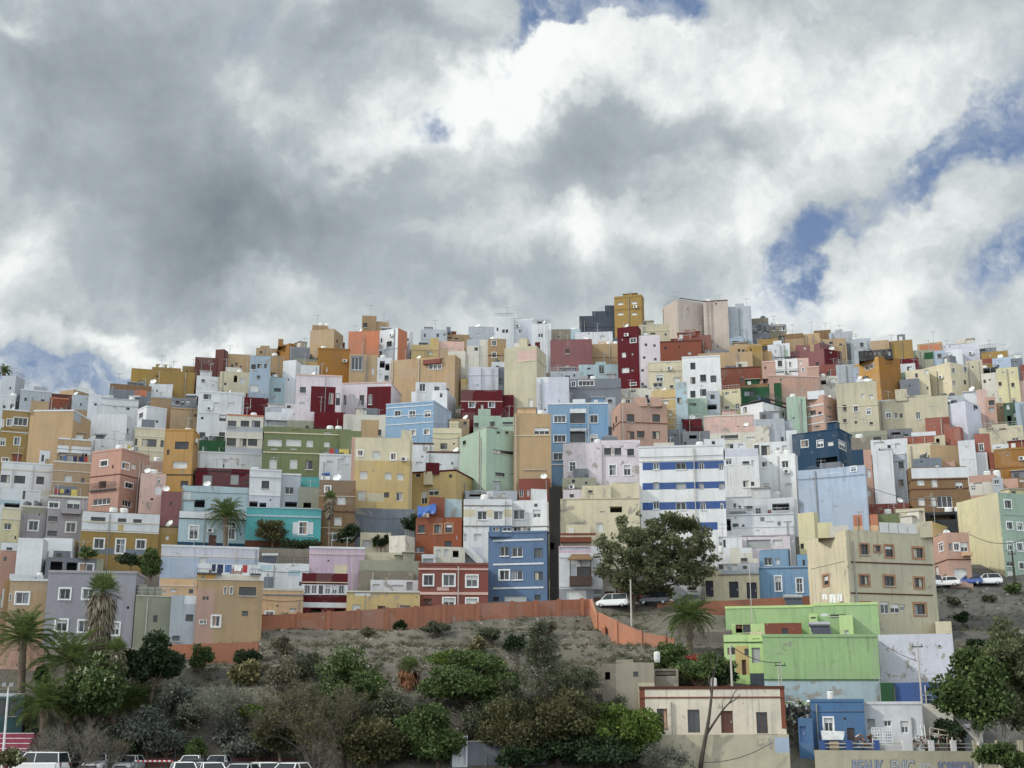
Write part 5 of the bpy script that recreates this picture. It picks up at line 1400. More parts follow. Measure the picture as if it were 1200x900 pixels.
def fan(mb, p, d, up, r, rng, n=11):
    for k in range(n):
        a = R(-105 + 210*k/(n-1)); sd = d.cross(up).normalized()
        dd = (d*math.cos(a)*1.0 + sd*math.sin(a) + up*rng.uniform(-.15, .1)).normalized()
        leaf(mb, p, dd, (up.cross(dd)).normalized(), r*rng.uniform(.85, 1.05), r*.07)
def fan_palm(px, ytop, yskirt, wpx, ybase, label, Y=None, tr=.3, dead='dead', live=26):
    rng = random.Random(int(px*13+ytop)); Y = D(ybase) if Y is None else Y
    b = place(px, ybase, Y); t = at(px, ytop, Y); sk = at(px, yskirt, Y); r = wpx/2*Y/1500
    c = Vector((t.x, t.y, t.z - r*.75)); root = empty('fan_palm', b); tag(root, label, 'palm tree')
    tb = MB(); tb.tube([b-UP*.6, b, (b+c)/2, c], [tr*1.5, tr*1.3, tr, tr*.9], 10); tb.build('trunk', BARKP, root)
    fb = MB()
    for k in range(live*2):
        el = R(85-100*(k/(live*2))); az = k*2.399; d = Vector((math.cos(az)*math.cos(el), math.sin(az)*math.cos(el), math.sin(el)))
        st = c + d*r*rng.uniform(.4, .75); fb.tube([c, st], .02, 3, cap=False)
        up = (UP - d*d.z); up = up.normalized() if up.length > .1 else Vector((1, 0, 0))
        fan(fb, st, (d-UP*.15).normalized(), up, r*.55, rng)
    fb.build('fronds', LM['palmb'], root)
    db = MB(); H = c.z-sk.z
    for k in range(int(210*max(1, H/2))):
        z = rng.random(); az = rng.uniform(0, 6.28); d = Vector((math.cos(az), math.sin(az), 0))
        rr = r*(.80-.45*z)*rng.uniform(.5, 1.0); p = Vector((c.x, c.y, c.z-H*z*.92))+d*rr*.95
        for _ in range(4):
            dd = (d*rng.uniform(.1, .5)-UP+rdir(rng)*.25).normalized(); leaf(db, p, dd, Vector((-d.y, d.x, 0)), r*rng.uniform(.5, .8), .06)
    db.build('dead_skirt', LM[dead], root)
    return root
def twigs(mb, p, d, L, r, depth, rng, spread=.55, up=.15, n=3):
    q = p + d*L*.5 + rdir(rng)*L*.07; e = p + d*L
    mb.tube([p, q, e], [r, r*.8, r*.6], 5 if depth > 3 else 3, cap=False)
    if depth <= 0: return
    for _ in range(n if depth > 1 else n+1):
        dd = (d + rdir(rng)*spread + UP*up).normalized()
        twigs(mb, e if rng.random() < .7 else q, dd, L*rng.uniform(.6, .82), r*.6, depth-1, rng, spread, up, n)
def bare(px, ybase, ytop, w, label, Y=None, name='bare_shrub', stems=9, depth=5, mat=None, spread=.6, rad=.06, leafy=None, seed=1, cat='shrub', up=.12, frac=.36):
    rng = random.Random(int(px*7+ytop)+seed); Y = D(ybase) if Y is None else Y
    b = place(px, ybase, Y); H = at(px, ytop, Y).z - b.z; W = w*Y/1500
    root = empty(name, b); tag(root, label, cat); mb = MB()
    for k in range(stems):
        a = k/stems*6.28+rng.random(); d = Vector((math.cos(a)*W/H*.55, math.sin(a)*W/H*.4, 1)).normalized()
        twigs(mb, b-UP*.3+Vector((math.cos(a)*.15, math.sin(a)*.15, 0)), d, H*frac, rad, depth, rng, spread, up)
    mb.build('branches', mat or BARKG, root)
    if leafy:
        lb = MB(); vs = mb.v; 
        for _ in range(leafy[1]):
            p = Vector(rng.choice(vs)) + rdir(rng)*.12
            if p.z < b.z+H*.2: continue
            dd = rdir(rng); leaf(lb, p, dd, dd.cross(rdir(rng)).normalized(), leafy[2]*rng.uniform(.6, 1.3), leafy[2]*.22)
        lb.build('foliage', LM[leafy[0]], root)
    return root

# left corner garden
date_palm(27, 748, 44, 812, 'tall date palm at far left in front of the tan house', Y=121)
fan_palm(122, 677, 768, 46, 800, 'tall shaggy fan palm with grey skirt before the blue grey house', Y=123)
date_palm(83, 776, 50, 835, 'bushy date palm between the tall date palm and shaggy palm', Y=120.5)
fan_palm(137, 751, 812, 34, 830, 'short fan palm with brown skirt beside the shaggy palm', Y=119.5, tr=.25)
date_palm(52, 828, 40, 862, 'low arching palm beside the burgundy steps', Y=117)
date_palm(158, 826, 34, 846, 'dark low palm under the dense dark tree', Y=121.2)
tree(105, 770, 858, 84, 'green', 'green tree dotted with pale blossom clusters below the palms', Y=118, n=9000, size=.32, flower=150, clumps=34)
tree(176, 734, 812, 62, 'dark', 'dense dark tree against the grey green battlement house', Y=121, n=9000, size=.36, clumps=30)
tree(48, 778, 820, 14, 'dark', 'small pointed cypress beside the tall date palm', Y=119.5, n=1800, size=.25, name='cypress')
tree(12, 880, 902, 34, 'olive', 'small flowering bush in bottom left corner', Y=106, n=1800, size=.22, name='bush', cat='bush', flower=30)
bare(84, 902, 838, 118, 'grey leafless shrub behind the white people carrier', Y=113.5, stems=14, depth=5, rad=.05, spread=.75, leafy=('wispy', 1500, .2))
bare(128, 900, 862, 50, 'small leafless grey green shrub right of the larger one', Y=115, stems=8, depth=5, rad=.04, leafy=('olive', 900, .2), seed=4)
tree(172, 822, 880, 66, 'bluegrey', 'blue grey shrub below the dark low palm', Y=119, n=4500, size=.26, name='shrub', cat='shrub')
tree(208, 800, 876, 50, 'bluegrey', 'pale tufted blue grey shrub on the slope', Y=120.5, n=2600, size=.3, clumps=16, name='shrub', cat='shrub')
tree(234, 757, 788, 26, 'green', 'round dark bush against the brick red retaining wall', Y=126, n=2200, size=.25, name='bush', cat='bush')
tree(290, 762, 781, 32, 'dark', 'low bush at right end of brick red retaining wall', Y=126, n=1800, size=.25, name='bush', cat='bush')
tree(286, 776, 822, 34, 'khaki', 'dry khaki agave clump beneath the wall end', Y=124, n=2200, size=.5, name='agave_clump', cat='plant')
bare(262, 862, 803, 62, 'pale grey green feathery shrub on the slope', Y=120, stems=10, depth=5, rad=.04, leafy=('grey', 5200, .22))
tree(296, 825, 843, 32, 'bright', 'small yellow green bush beside the feathery shrub', Y=119.5, n=1500, size=.24, name='bush', cat='bush')
tree(227, 866, 890, 28, 'green', 'low green bush behind the parked cars', Y=117.5, n=1500, size=.24, name='bush', cat='bush')
tree(222, 820, 858, 42, 'dark', 'dark leafless thicket on the lower slope', Y=120, n=1800, size=.22, name='shrub', cat='shrub')
tree(300, 858, 890, 70, 'bluegrey', 'low grey thicket behind the parked cars', Y=118, n=2400, size=.26, name='shrub', cat='shrub')
# middle slope
bare(372, 905, 790, 120, 'wispy olive brown tree left of the slope palms', Y=114, name='wispy_tree', stems=9, depth=6, rad=.08, leafy=('olive', 13000, .26), cat='tree', frac=.3)
tree(408, 768, 842, 86, 'green', 'dark climbing shrub hanging over the upper ledge', Y=124, n=8000, size=.32, clumps=30, name='shrub', cat='shrub')
fan_palm(480, 772, 816, 30, 830, 'little fan palm with reddish brown skirt', Y=123, tr=.22, dead='deadr')
tree(548, 765, 842, 112, 'green', 'broad green thicket with yellowish top on the slope', Y=123, n=13000, size=.32, clumps=46, lump=.3, name='thicket', cat='shrub')
tree(540, 764, 785, 84, 'bright', 'yellow green crest of climbers above the broad thicket', Y=123.5, n=2600, size=.26, clumps=22, name='climber', cat='shrub')
tree(490, 818, 892, 72, 'green', 'rounded dark green tree below the little fan palm', Y=118, n=9000, size=.3, clumps=30)
tree(512, 852, 900, 62, 'green', 'round leafy green tree at the foot of the slope', Y=114, n=6500, size=.3)
date_palm(404, 838, 26, 868, 'small palm left of the rounded green tree', Y=116, tr=.2, n=30)
tree(436, 842, 905, 84, 'olive', 'olive green bushy tree beneath the small palm', Y=113.5, n=9000, size=.3, clumps=32)
tree(568, 820, 880, 64, 'wispy', 'grey green shrub beside the white gateway', Y=117, n=4200, size=.26, name='shrub', cat='shrub')
tree(600, 822, 900, 70, 'olive', 'brownish shrub left of the casuarina', Y=116, n=6000, size=.26, name='shrub', cat='shrub')
def casuarina():
    rng = random.Random(77); Y = 115.0; b = place(640, 905, Y); top = at(637, 727, Y); H = top.z-b.z; px1 = Y/1500
    root = empty('casuarina_tree', b); tag(root, 'tall thin casuarina tree rising over the dry slope', 'tree'); mb = MB(); lb = MB()
    def lead(x0, x1, ztop, r0, seed):
        pts = []
        for k in range(11):
            t = k/10; pts.append(Vector((x0+(x1-x0)*t+.25*math.sin(t*5+seed), Y+.4*math.sin(t*4+seed), b.z-.3+(ztop-b.z)*t)))
        mb.tube(pts, [r0*(1-.88*k/10) for k in range(11)], 6); return pts
    leads = [(lead(b.x, top.x, top.z, .2, 0), 1.0, 110), (lead(b.x+.6, b.x+4.0, b.z+H*.62, .14, 1), .8, 60), (lead(b.x-.6, b.x-3.6, b.z+H*.55, .13, 2), .8, 60), (lead(b.x+1.5, b.x+6.5, b.z+H*.42, .12, 3), .7, 46), (lead(b.x-1.2, b.x-5.6, b.z+H*.40, .1, 4), .7, 40)]
    for pts, sc_, nb in leads:
        for k in range(nb):
            t = .22+.78*rng.random()**.8; i = min(9, int(t*10)); p = pts[i].lerp(pts[i+1], t*10-i)
            L = (3.4*(1-t)**.8+.45)*sc_*rng.uniform(.5, 1.15); az = rng.uniform(0, 6.28); d = Vector((math.cos(az), math.sin(az)*.8, rng.uniform(.15, .7))).normalized()
            q = p; path = [q]
            for _ in range(5): q = q+d*L/5; d = (d+Vector((rng.uniform(-.2, .2), rng.uniform(-.2, .2), -.06))).normalized(); path.append(q)
            mb.tube(path, [.035*(1-.15*j) for j in range(6)], 3, cap=False)
            for j in range(2, 6):
                for _ in range(int(7+L*3.2)):
                    o = path[j]+rdir(rng)*rng.uniform(.05, .42); dd = (rdir(rng)+d*.6+Vector((0, 0, -.25))).normalized()
                    leaf(lb, o, dd, dd.cross(rdir(rng)).normalized(), rng.uniform(.16, .42), .05)
    mb.build('trunk', DARKB, root); lb.build('foliage', LM['casua'], root)
casuarina()
tree(655, 800, 895, 120, 'olive', 'dark grey green tree right of the casuarina', Y=114.5, n=9000, size=.28, clumps=60, lump=.2)
tree(722, 820, 900, 90, 'bright', 'bright yellow green leafy tree beside the cream ruin', Y=117.5, n=10000, size=.32, clumps=32)
tree(690, 858, 905, 120, 'dark', 'dark shaded bush at the foot of the bright tree', Y=114.5, n=7000, size=.32)
tree(735, 855, 900, 60, 'green', 'green lower boughs beside the cream retaining wall', Y=114, n=5000, size=.3)
bare(782, 905, 868, 44, 'grey feathery shrub at the foot of the cream retaining wall', Y=110.5, stems=8, depth=5, rad=.03, leafy=('bluegrey', 2600, .2))
tree(612, 868, 905, 60, 'dark', 'dark bush in front of the grey yard wall', Y=111.5, n=3600, size=.3, name='bush', cat='bush')
tree(455, 800, 880, 60, 'wispy', 'grey shrub under the reddish brown fan palm skirt', n=4500, size=.26, name='shrub', cat='shrub')
tree(600, 790, 870, 70, 'green', 'green lower part of the slope thicket left of the casuarina', n=7000, size=.3, clumps=30, name='thicket', cat='shrub')
tree(330, 770, 812, 44, 'dry', 'dry straw shrub on the slope beside the climbing shrub', n=2400, size=.24, name='shrub', cat='shrub')
tree(360, 765, 800, 40, 'wispy', 'grey scrub mound under the upper terrace', n=2400, size=.24, name='shrub', cat='shrub')
tree(330, 842, 885, 60, 'olive', 'olive scrub at the left foot of the wispy tree', n=4000, size=.26, name='shrub', cat='shrub')
tree(195, 845, 890, 60, 'bluegrey', 'bluish grey scrub behind the back row of cars', Y=119, n=3800, size=.24, name='shrub', cat='shrub')
tree(270, 838, 885, 50, 'bluegrey', 'grey thicket below the feathery shrub', Y=119.2, n=3200, size=.24, name='shrub', cat='shrub')
tree(660, 770, 830, 70, 'wispy', 'grey scrub on the rubble bank right of the casuarina', n=4200, size=.26, name='shrub', cat='shrub')
tree(125, 850, 895, 60, 'dark', 'dark undergrowth behind the roof rack car', Y=118.5, n=3500, size=.28, name='shrub', cat='shrub')
tree(70, 850, 890, 60, 'dark', 'dark undergrowth behind the leafless shrub', Y=118.5, n=3500, size=.28, name='shrub', cat='shrub')
# garden right of the stepped wall
tree(818, 764, 806, 74, 'green', 'dark garden bush below the drooping date palm', Y=127.5, n=6000, size=.28, name='bush', cat='bush')
tree(848, 770, 808, 34, 'dark', 'purple dark bush against the lime green house', Y=125, n=2600, size=.26, name='bush', cat='bush')
tree(784, 754, 792, 44, 'green', 'leafy garden bush beside the stone shed', Y=129, n=3600, size=.28, name='bush', cat='bush')
tree(812, 768, 776, 14, 'red', 'small red flowering plant under the date palm', Y=125, n=500, size=.2, name='flowering_plant', cat='plant')
date_palm(808, 724, 33, 780, 'drooping date palm beside the lime green house', Y=129, skirt=14)
def dead_tree():
    rng = random.Random(5); Y = 113.0
    b = at(822, 905, Y); root = empty('dead_tree', b); tag(root, 'bare dead tree leaning before the long cream house', 'tree'); mb = MB()
    def pth(pts, r0, r1):
        P = [at(x, y, Y+dy) for x, y, dy in pts]; n = len(P)
        mb.tube(P, [r0+(r1-r0)*i/(n-1) for i in range(n)], 7)
    pth([(820,908,0),(823,885,0),(828,858,0),(831,840,.2),(834,815,.3),(836,792,.5),(840,776,.4),(842,765,.5)], .22, .025)
    pth([(827,862,0),(836,848,-.3),(847,832,-.4),(856,822,-.5),(861,811,-.4),(867,805,-.4)], .12, .02)
    pth([(855,824,-.5),(863,819,-.7),(868,813,-.7)], .06, .02); pth([(834,815,.3),(831,800,.6),(830,790,.6)], .08, .02)
    pth([(836,795,.5),(834,778,.3),(833,772,.3)], .06, .015); pth([(838,785,.5),(840,778,.8)], .04, .015)
    pth([(831,842,.2),(833,828,.8),(832,820,.9)], .04, .01); pth([(847,832,-.4),(846,823,-.2),(851,815,-.1)], .05, .012); pth([(829,855,0),(832,847,-.4)], .05, .03)
    mb.build('trunk', DARKB, root, smooth=True)
dead_tree()
# big trees
tree(767, 592, 708, 162, 'pepper', 'big spreading pepper tree before the blue striped white block', Y=149.5, base=712, trunk=742, n=27000, size=.34, clumps=230, lump=.098, tw=.26, ry=4.6, full=True, bark=DARKB)
tree(1146, 742, 880, 96, 'green', 'tall eucalyptus tree with white trunk at the right edge', Y=108, base=905, trunk=1151, n=10000, size=.36, clumps=34, lump=.28, bark=BARKW, tw=.22)
tree(1180, 720, 890, 104, 'pepper', 'large leafy tree cut by the right picture edge', Y=109, base=905, trunk=1176, n=17000, size=.34, clumps=50, lump=.26, bark=BARKW, tw=.2)
tree(1175, 868, 905, 66, 'green', 'leafy bush at the foot of the eucalyptus', Y=107, n=4200, size=.3, name='bush', cat='bush')
tree(1114, 838, 874, 40, 'dark', 'dark shrub behind the timber trellis frame', Y=115.5, n=3400, size=.26, name='shrub', cat='shrub')
# town greenery
date_palm(265, 604, 25, 641, 'date palm in front of the pale blue villa', Y=170)
fan_palm(387, 577, 606, 17, 641, 'slim fan palm before the diagonal striped brick house', Y=171, tr=.2)
tree(316, 606, 642, 44, 'olive', 'small orange tree before the turquoise villa', Y=171, n=4200, size=.32)
tree(409, 614, 642, 30, 'dark', 'dark bush between striped brick house and stained wall', Y=171, n=2400, size=.3, name='bush', cat='bush')
tree(178, 640, 684, 28, 'green', 'tall green shrub right of the mustard villa', Y=160, base=690, n=4200, size=.3, name='shrub', cat='shrub')
tree(103, 640, 656, 20, 'green', 'small leafy plant left of the mustard villa door', Y=162, n=1100, size=.28, name='bush', cat='bush')
tree(152, 648, 664, 26, 'dark', 'potted climbers on the black trellis terrace', Y=159.5, base=668, n=1500, size=.28, name='bush', cat='bush')
tree(482, 604, 626, 22, 'dark', 'dark scrub at the corner of the rust brown house', Y=178, n=1500, size=.3, name='bush', cat='bush')
tree(350, 631, 644, 46, 'dark', 'low garden hedge under the turquoise villa window', Y=170, n=1700, size=.28, name='bush', cat='bush')
for i, (x, y0, y1) in enumerate([(441, 622, 645), (447, 624, 645), (452, 621, 644)]):
    tree(x, y0, y1, 7, 'dark', ['leftmost', 'middle', 'rightmost'][i] + ' of three tall cactus columns below the stained wall', Y=170.5+i*.3, n=500, size=.25, clumps=5, name='cactus', cat='cactus', group='cactus columns')
date_palm(5, 436, 11, 452, 'distant palm poking above the skyline at far left', Y=240, tr=.25, n=30)
for i, (x, y0, y1, w, k, lab) in enumerate([(1127, 718, 732, 17, 'dark', 'dark round bush alone on the grey bank'), (1117, 700, 709, 16, 'wispy', 'dry grey tuft high on the grey bank'), (1160, 698, 706, 18, 'wispy', 'dry tuft below the parked white car'),
        (1188, 682, 697, 22, 'green', 'green bush beside the utility pole'), (1190, 740, 770, 50, 'green', 'leafy bush low on the grey bank'), (515, 726, 744, 34, 'wispy', 'dry grey bush under the terracotta wall'), (572, 736, 752, 30, 'wispy', 'dry bush on the upper ledge of the slope'),
        (605, 742, 768, 26, 'dark', 'dark bush at the right of the upper ledge'), (640, 726, 745, 30, 'dry', 'dry shrub beside the rubble under the wall'), (560, 742, 768, 22, 'khaki', 'khaki scrub above the broad thicket'), (330, 745, 770, 30, 'dry', 'dry shrub on dark scree below the gate'),
        (430, 735, 746, 22, 'dry', 'straw coloured bush on the upper slope'), (1150, 750, 766, 30, 'dark', 'shaded scrub low on the grey bank'), (470, 728, 738, 16, 'dark', 'small dark tuft near the terracotta wall')]):
    tree(x, y0, y1, w, k, lab, n=1300, size=.26, clumps=10, name='bush', cat='bush')
# rough ground cover: scrub tufts and loose stones, uncountable
def scatter():
    rng = random.Random(21); sb_ = MB(); st = MB(); sd = MB()
    zones = [(200, 760, 722, 800, 3200), (150, 720, 800, 896, 1500), (1098, 1230, 690, 800, 800), (700, 1000, 715, 770, 200), (560, 760, 780, 896, 300), (920, 960, 820, 868, 60)]
    for x0, x1, y0, y1, n in zones:
        for _ in range(n):
            px, py = rng.uniform(x0, x1), rng.uniform(y0, y1); p = place(px, py)
            if p.y < 117 and p.x < 0: continue
            q = noise.noise(Vector((p.x*.12, p.y*.2, 7)))
            if rng.random() < .5:
                s = rng.uniform(.12, .5)*(1+max(q, -.5)); tgt = sb_ if rng.random() < .6 else sd
                for _k in range(int(14+s*50)):
                    d = rdir(rng); d.z = abs(d.z); pp = p+Vector((d.x*s, d.y*s, d.z*s*.8))*rng.random()
                    leaf(tgt, pp, (d+rdir(rng)*.5).normalized(), d.cross(rdir(rng)).normalized(), .16+s*.25, .035)
            elif q > -.15 or rng.random() < .4:
                s = rng.choice([.04, .05, .07, .1, .16])*rng.uniform(.7, 1.3)
                v = [Vector((rng.uniform(.6, 1)*a*s, rng.uniform(.6, 1)*b*s, rng.uniform(.5, .9)*c*s)) + p for a, b, c in ((-1,-1,-1),(1,-1,-1),(1,1,-1),(-1,1,-1),(-.7,-.8,1),(.8,-.7,1),(.7,.7,1),(-.8,.7,1))]
                i = len(st.v); st.v += [tuple(w) for w in v]
                for f in ((0,3,2,1),(4,5,6,7),(0,1,5,4),(1,2,6,5),(2,3,7,6),(3,0,4,7)): st.f.append(tuple(i+k for k in f)); st.m.append(0)
    tag(sb_.build('dry_grass_tufts', LM['dry']), 'dry tufts and weeds over the slope', 'ground cover', kind='stuff')
    tag(sd.build('dark_scrub', LM['wispy']), 'low dark scrub over the slope', 'ground cover', kind='stuff')
    tag(st.build('loose_stones', simple('pale_stone', (.27, .25, .22), .95, .35)), 'loose stones and rubble on the slope', 'stones', kind='stuff')
scatter()
# roots and boulders: ledges of rock
# ---------------------------------------------------------------- vehicles
def car_paint(name, c):
    return simple(name, c, .25, .03, 1, 0.0, **{'Coat Weight': .6, 'Coat Roughness': .08})
PAINT = dict(white=car_paint('car_white', (.72, .73, .74)), silver=car_paint('car_silver', (.42, .44, .46)), navy=car_paint('car_navy', (.012, .016, .035)), blue=car_paint('car_blue', (.03, .08, .30)), dark=car_paint('car_dark', (.03, .03, .035)))
M_CGLASS = simple('car_glass', (.015, .02, .025), .06, .1)
M_TYRE = simple('tyre', (.02, .02, .02), .9)
M_LAMP = simple('headlight_glass', (.55, .57, .6), .1)
M_TAIL = simple('tail_light', (.35, .02, .02), .2)
PROFILES = {
 # half-length stations: x, z_lower_top (waist), cabin top z (0=no cabin), for body; measured in metres
 'hatch': dict(L=4.1, W=1.75, belt=.92, hood=.88, roof=1.48, ws0=.95, ws1=.28, rw0=-1.35, rw1=-1.85, tail=.95),
 'suv': dict(L=4.4, W=1.84, belt=1.05, hood=1.02, roof=1.68, ws0=1.0, ws1=.4, rw0=-1.65, rw1=-2.05, tail=1.05),
 'van': dict(L=4.7, W=1.85, belt=1.1, hood=1.02, roof=1.88, ws0=1.45, ws1=.75, rw0=-2.1, rw1=-2.28, tail=1.1),
}
def car(px, Y, yaw, kind, paint, label, group='cars parked on the hill', z=None, name='parked_car', cat='car'):
    p = at(px, 880, Y); g = 1.01 if z is None else z
    base = Vector((p.x, p.y, g)); root = empty(name, base); tag(root, label, cat, group)
    q = PROFILES[kind]; L, Wd = q['L']/2, q['W']/2
    ca, sa = math.cos(R(yaw)), math.sin(R(yaw))
    def T(v): return (base.x+v[0]*ca-v[1]*sa, base.y+v[0]*sa+v[1]*ca, base.z+v[2])
    def loft(secs, nm, m, parent, caps=True, smooth=True):
        mb = MB(); n = len(secs[0])
        for s in secs: mb.v += [T(v) for v in s]
        for i in range(len(secs)-1):
            for j in range(n):
                mb.f.append((i*n+j, i*n+(j+1) % n, (i+1)*n+(j+1) % n, (i+1)*n+j)); mb.m.append(0)
        if caps: mb.f.append(tuple(range(n))[::-1]); mb.f.append(tuple((len(secs)-1)*n+j for j in range(n))); mb.m += [0, 0]
        return mb.build(nm, m, parent, smooth=False)
    def sec(x, w, z0, z1, b=.12):
        return [(x, -w+b*.4, z0), (x, w-b*.4, z0), (x, w, z0+b*1.5), (x, w, z1-b), (x, w-b, z1), (x, -w+b, z1), (x, -w, z1-b), (x, -w, z0+b*1.5)]
    belt, hood = q['belt'], q['hood']
    secs = [sec(-L, Wd*.86, .42, q['tail']-.25), sec(-L+.07, Wd*.93, .34, q['tail']-.04), sec(-L+.35, Wd, .26, q['tail']), sec(q['rw0'], Wd, .24, belt+.03), sec(0, Wd, .22, belt), sec(q['ws0'], Wd, .24, belt-.01),
            sec(q['ws0']+.25, Wd*.99, .24, hood), sec(L-.45, Wd*.96, .26, hood-.10), sec(L-.12, Wd*.88, .3, hood-.22), sec(L, Wd*.78, .38, hood-.36)]
    loft(secs, 'body', PAINT[paint], root)
    rf = q['roof']; tw_ = Wd*.74
    def cs(x, w, z, b=.05): return [(x, -w, z), (x, w, z), (x, w-b, z+.001), (x, -w+b, z+.001)]
    # greenhouse
    mb = MB(); A = [(q['rw1'], -Wd*.93, belt-.02), (q['rw1'], Wd*.93, belt-.02), (q['ws0'], Wd*.95, belt-.02), (q['ws0'], -Wd*.95, belt-.02)]
    B = [(q['rw0'], -tw_, rf-.05), (q['rw0'], tw_, rf-.05), (q['ws1'], tw_, rf-.05), (q['ws1'], -tw_, rf-.05)]
    for i in range(4): mb.quad(T(A[i]), T(A[(i+1) % 4]), T(B[(i+1) % 4]), T(B[i]))
    mb.quad(*[T(x) for x in B]); mb.build('windows', M_CGLASS, root)
    rb = MB()
    Rf = [(q['rw0']-.06, -tw_-.02, rf-.06), (q['rw0']-.06, tw_+.02, rf-.06), (q['ws1']+.06, tw_+.02, rf-.06), (q['ws1']+.06, -tw_-.02, rf-.06)]
    Rt = [(q['rw0']+.05, -tw_+.1, rf), (q['rw0']+.05, tw_-.1, rf), (q['ws1']-.12, tw_-.1, rf), (q['ws1']-.12, -tw_+.1, rf)]
    for i in range(4): rb.quad(T(Rf[i]), T(Rf[(i+1) % 4]), T(Rt[(i+1) % 4]), T(Rt[i]))
    rb.quad(*[T(x) for x in Rt]); rb.quad(*[T(x) for x in Rf[::-1]])
    for sy in (-1, 1):    # pillars
        for (xa, xb) in ((q['ws0'], q['ws1']), (-.1, -.1), (q['rw1'], q['rw0'])):
            a = Vector(T((xa, sy*Wd*.955, belt-.02))); b = Vector(T((xb, sy*(tw_+.01), rf-.05))); rb.tube([a, b], .045, 5)
    rb.build('roof', PAINT[paint], root)
    for sx in (-1, 1):
        for sy in (-1, 1):
            xw = sx*(L-.82); yw = sy*(Wd-.12)
            wb = MB(); wb.tube([T((xw, yw-.11, .33)), T((xw, yw+.11, .33))], .33, 18); w = wb.build('wheel', M_TYRE, root)
            wb = MB(); wb.tube([T((xw, yw+sy*.108, .33)), T((xw, yw+sy*.125, .33))], .2, 12); wb.build('rim', M_METAL, w)
    for sy in (-1, 1):
        mb = MB(); mb.box(Vector(T((L-.22, sy*Wd*.62-.15, hood-.42))), Vector(T((.14, 0, 0)))-Vector(T((0, 0, 0))), Vector(T((0, .3, 0)))-Vector(T((0, 0, 0))), (0, 0, .15)); mb.build('headlight', M_LAMP, root)
        mb = MB(); mb.box(Vector(T((-L+.0, sy*Wd*.7-.1, q['tail']-.38))), Vector(T((.1, 0, 0)))-Vector(T((0, 0, 0))), Vector(T((0, .2, 0)))-Vector(T((0, 0, 0))), (0, 0, .3)); mb.build('tail_light', M_TAIL, root)
        mb = MB(); mb.box(Vector(T((q['ws0']-.25, sy*(Wd+.02)-.08, belt))), Vector(T((.12, 0, 0)))-Vector(T((0, 0, 0))), Vector(T((0, .17, 0)))-Vector(T((0, 0, 0))), (0, 0, .14)); mb.build('wing_mirror', PAINT[paint], root)
    mb = MB(); mb.box(Vector(T((L-.02, -.5, .5))), Vector(T((.03, 0, 0)))-Vector(T((0, 0, 0))), Vector(T((0, 1.0, 0)))-Vector(T((0, 0, 0))), (0, 0, .16)); mb.build('grille', M_MDARK, root)
    return root
G1 = 'cars in the car park at the foot of the slope'
car(47, 109.5, 168, 'van', 'white', 'white people carrier seen side on at bottom left', G1)
car(36, 114, 175, 'van', 'silver', 'silver van roof showing behind the white people carrier', G1)
car(117, 116.3, -90, 'suv', 'white', 'white car with roof rack facing out under the leafless shrub', G1)
car(152, 116.3, -93, 'hatch', 'silver', 'silver hatchback facing out beside the striped barrier', G1)
car(225, 116.3, -88, 'hatch', 'white', 'white car in back row before the low green bush', G1)
car(256, 116.3, -90, 'hatch', 'silver', 'silver grey car in back row right of the low green bush', G1)
car(217, 95, -70, 'hatch', 'white', 'white front row car with dark windscreen left of the rounded one', G1)
car(229, 104, -85, 'hatch', 'dark', 'dark car wedged between front and back rows', G1)
car(249, 94, -62, 'hatch', 'white', 'rounded white car in the middle of the front row', G1)
car(283, 91, -100, 'hatch', 'silver', 'grey car with dark sunroof in the front row', G1)
car(314, 94, -60, 'hatch', 'white', 'white car right of the grey sunroof car', G1)
car(340, 93, -110, 'hatch', 'white', 'last white car in front row beside the wispy tree', G1)
G2 = 'cars parked along the upper lanes'
def upcar(px, py, yaw, kind, paint, label):
    Y = D(py); p = at(px, py, Y); r = car(px, Y, yaw, kind, paint, label, G2, z=max(gz(p.x, p.y), p.z)+.02); r.scale = (.82, .82, .82)
upcar(722, 712, 160, 'van', 'white', 'white van parked under the pepper tree')
upcar(771, 712, 168, 'suv', 'navy', 'dark navy off road car right of the white van')
upcar(1103, 690, 115, 'van', 'white', 'white van peeping past the corner of the big cream building')
upcar(1127, 688, 150, 'hatch', 'white', 'pale hatchback before the peach garage door')
upcar(1152, 686, 172, 'hatch', 'blue', 'blue hatchback between two white cars on the lane')
upcar(1175, 686, 172, 'suv', 'white', 'white car beside the utility pole')
upcar(812, 713, 175, 'hatch', 'dark', 'dark car roof behind the brick red wall')

# ---------------------------------------------------------------- poles and cables
def pole(px, ytop, ybot, label, r=.09, Y=None, mat=None, name='utility_pole', arms=1, cat='pole'):
    Y = D(ybot) if Y is None else Y; b = place(px, ybot, Y); t = at(px, ytop, Y); t.y = b.y
    root = empty(name, b); tag(root, label, cat)
    mb = MB(); mb.tube([b-UP*.4, Vector((b.x, b.y, t.z))], [r*1.2, r*.8], 8); mb.build('shaft', mat or M_SILL, root)
    if arms:
        mb = MB(); mb.box((b.x-.5, b.y-.05, t.z-.5), (1.0, 0, 0), (0, .1, 0), (0, 0, .1)); 
        for s in (-.4, 0, .4): mb.tube([(b.x+s, b.y, t.z-.4), (b.x+s, b.y, t.z-.2)], .04, 5)
        mb.build('crossarm', M_MDARK, root)
    return root
pole(1190, 645, 688, 'dark utility pole beside the white car on the lane', mat=simple('tarred_wood', (.04, .035, .03), .9), r=.13)
pole(1079, 752, 806, 'slim pole before the white peeling wall', Y=118, r=.08)
pole(740, 679, 730, 'grey wooden pole before the pepper tree', r=.09, arms=0)
pole(858, 754, 808, 'grey pole left of the lime green bay', Y=120.5, r=.1, arms=0)
pole(916, 774, 808, 'thin pole with insulators before the wide green wall', Y=119.5, r=.07)
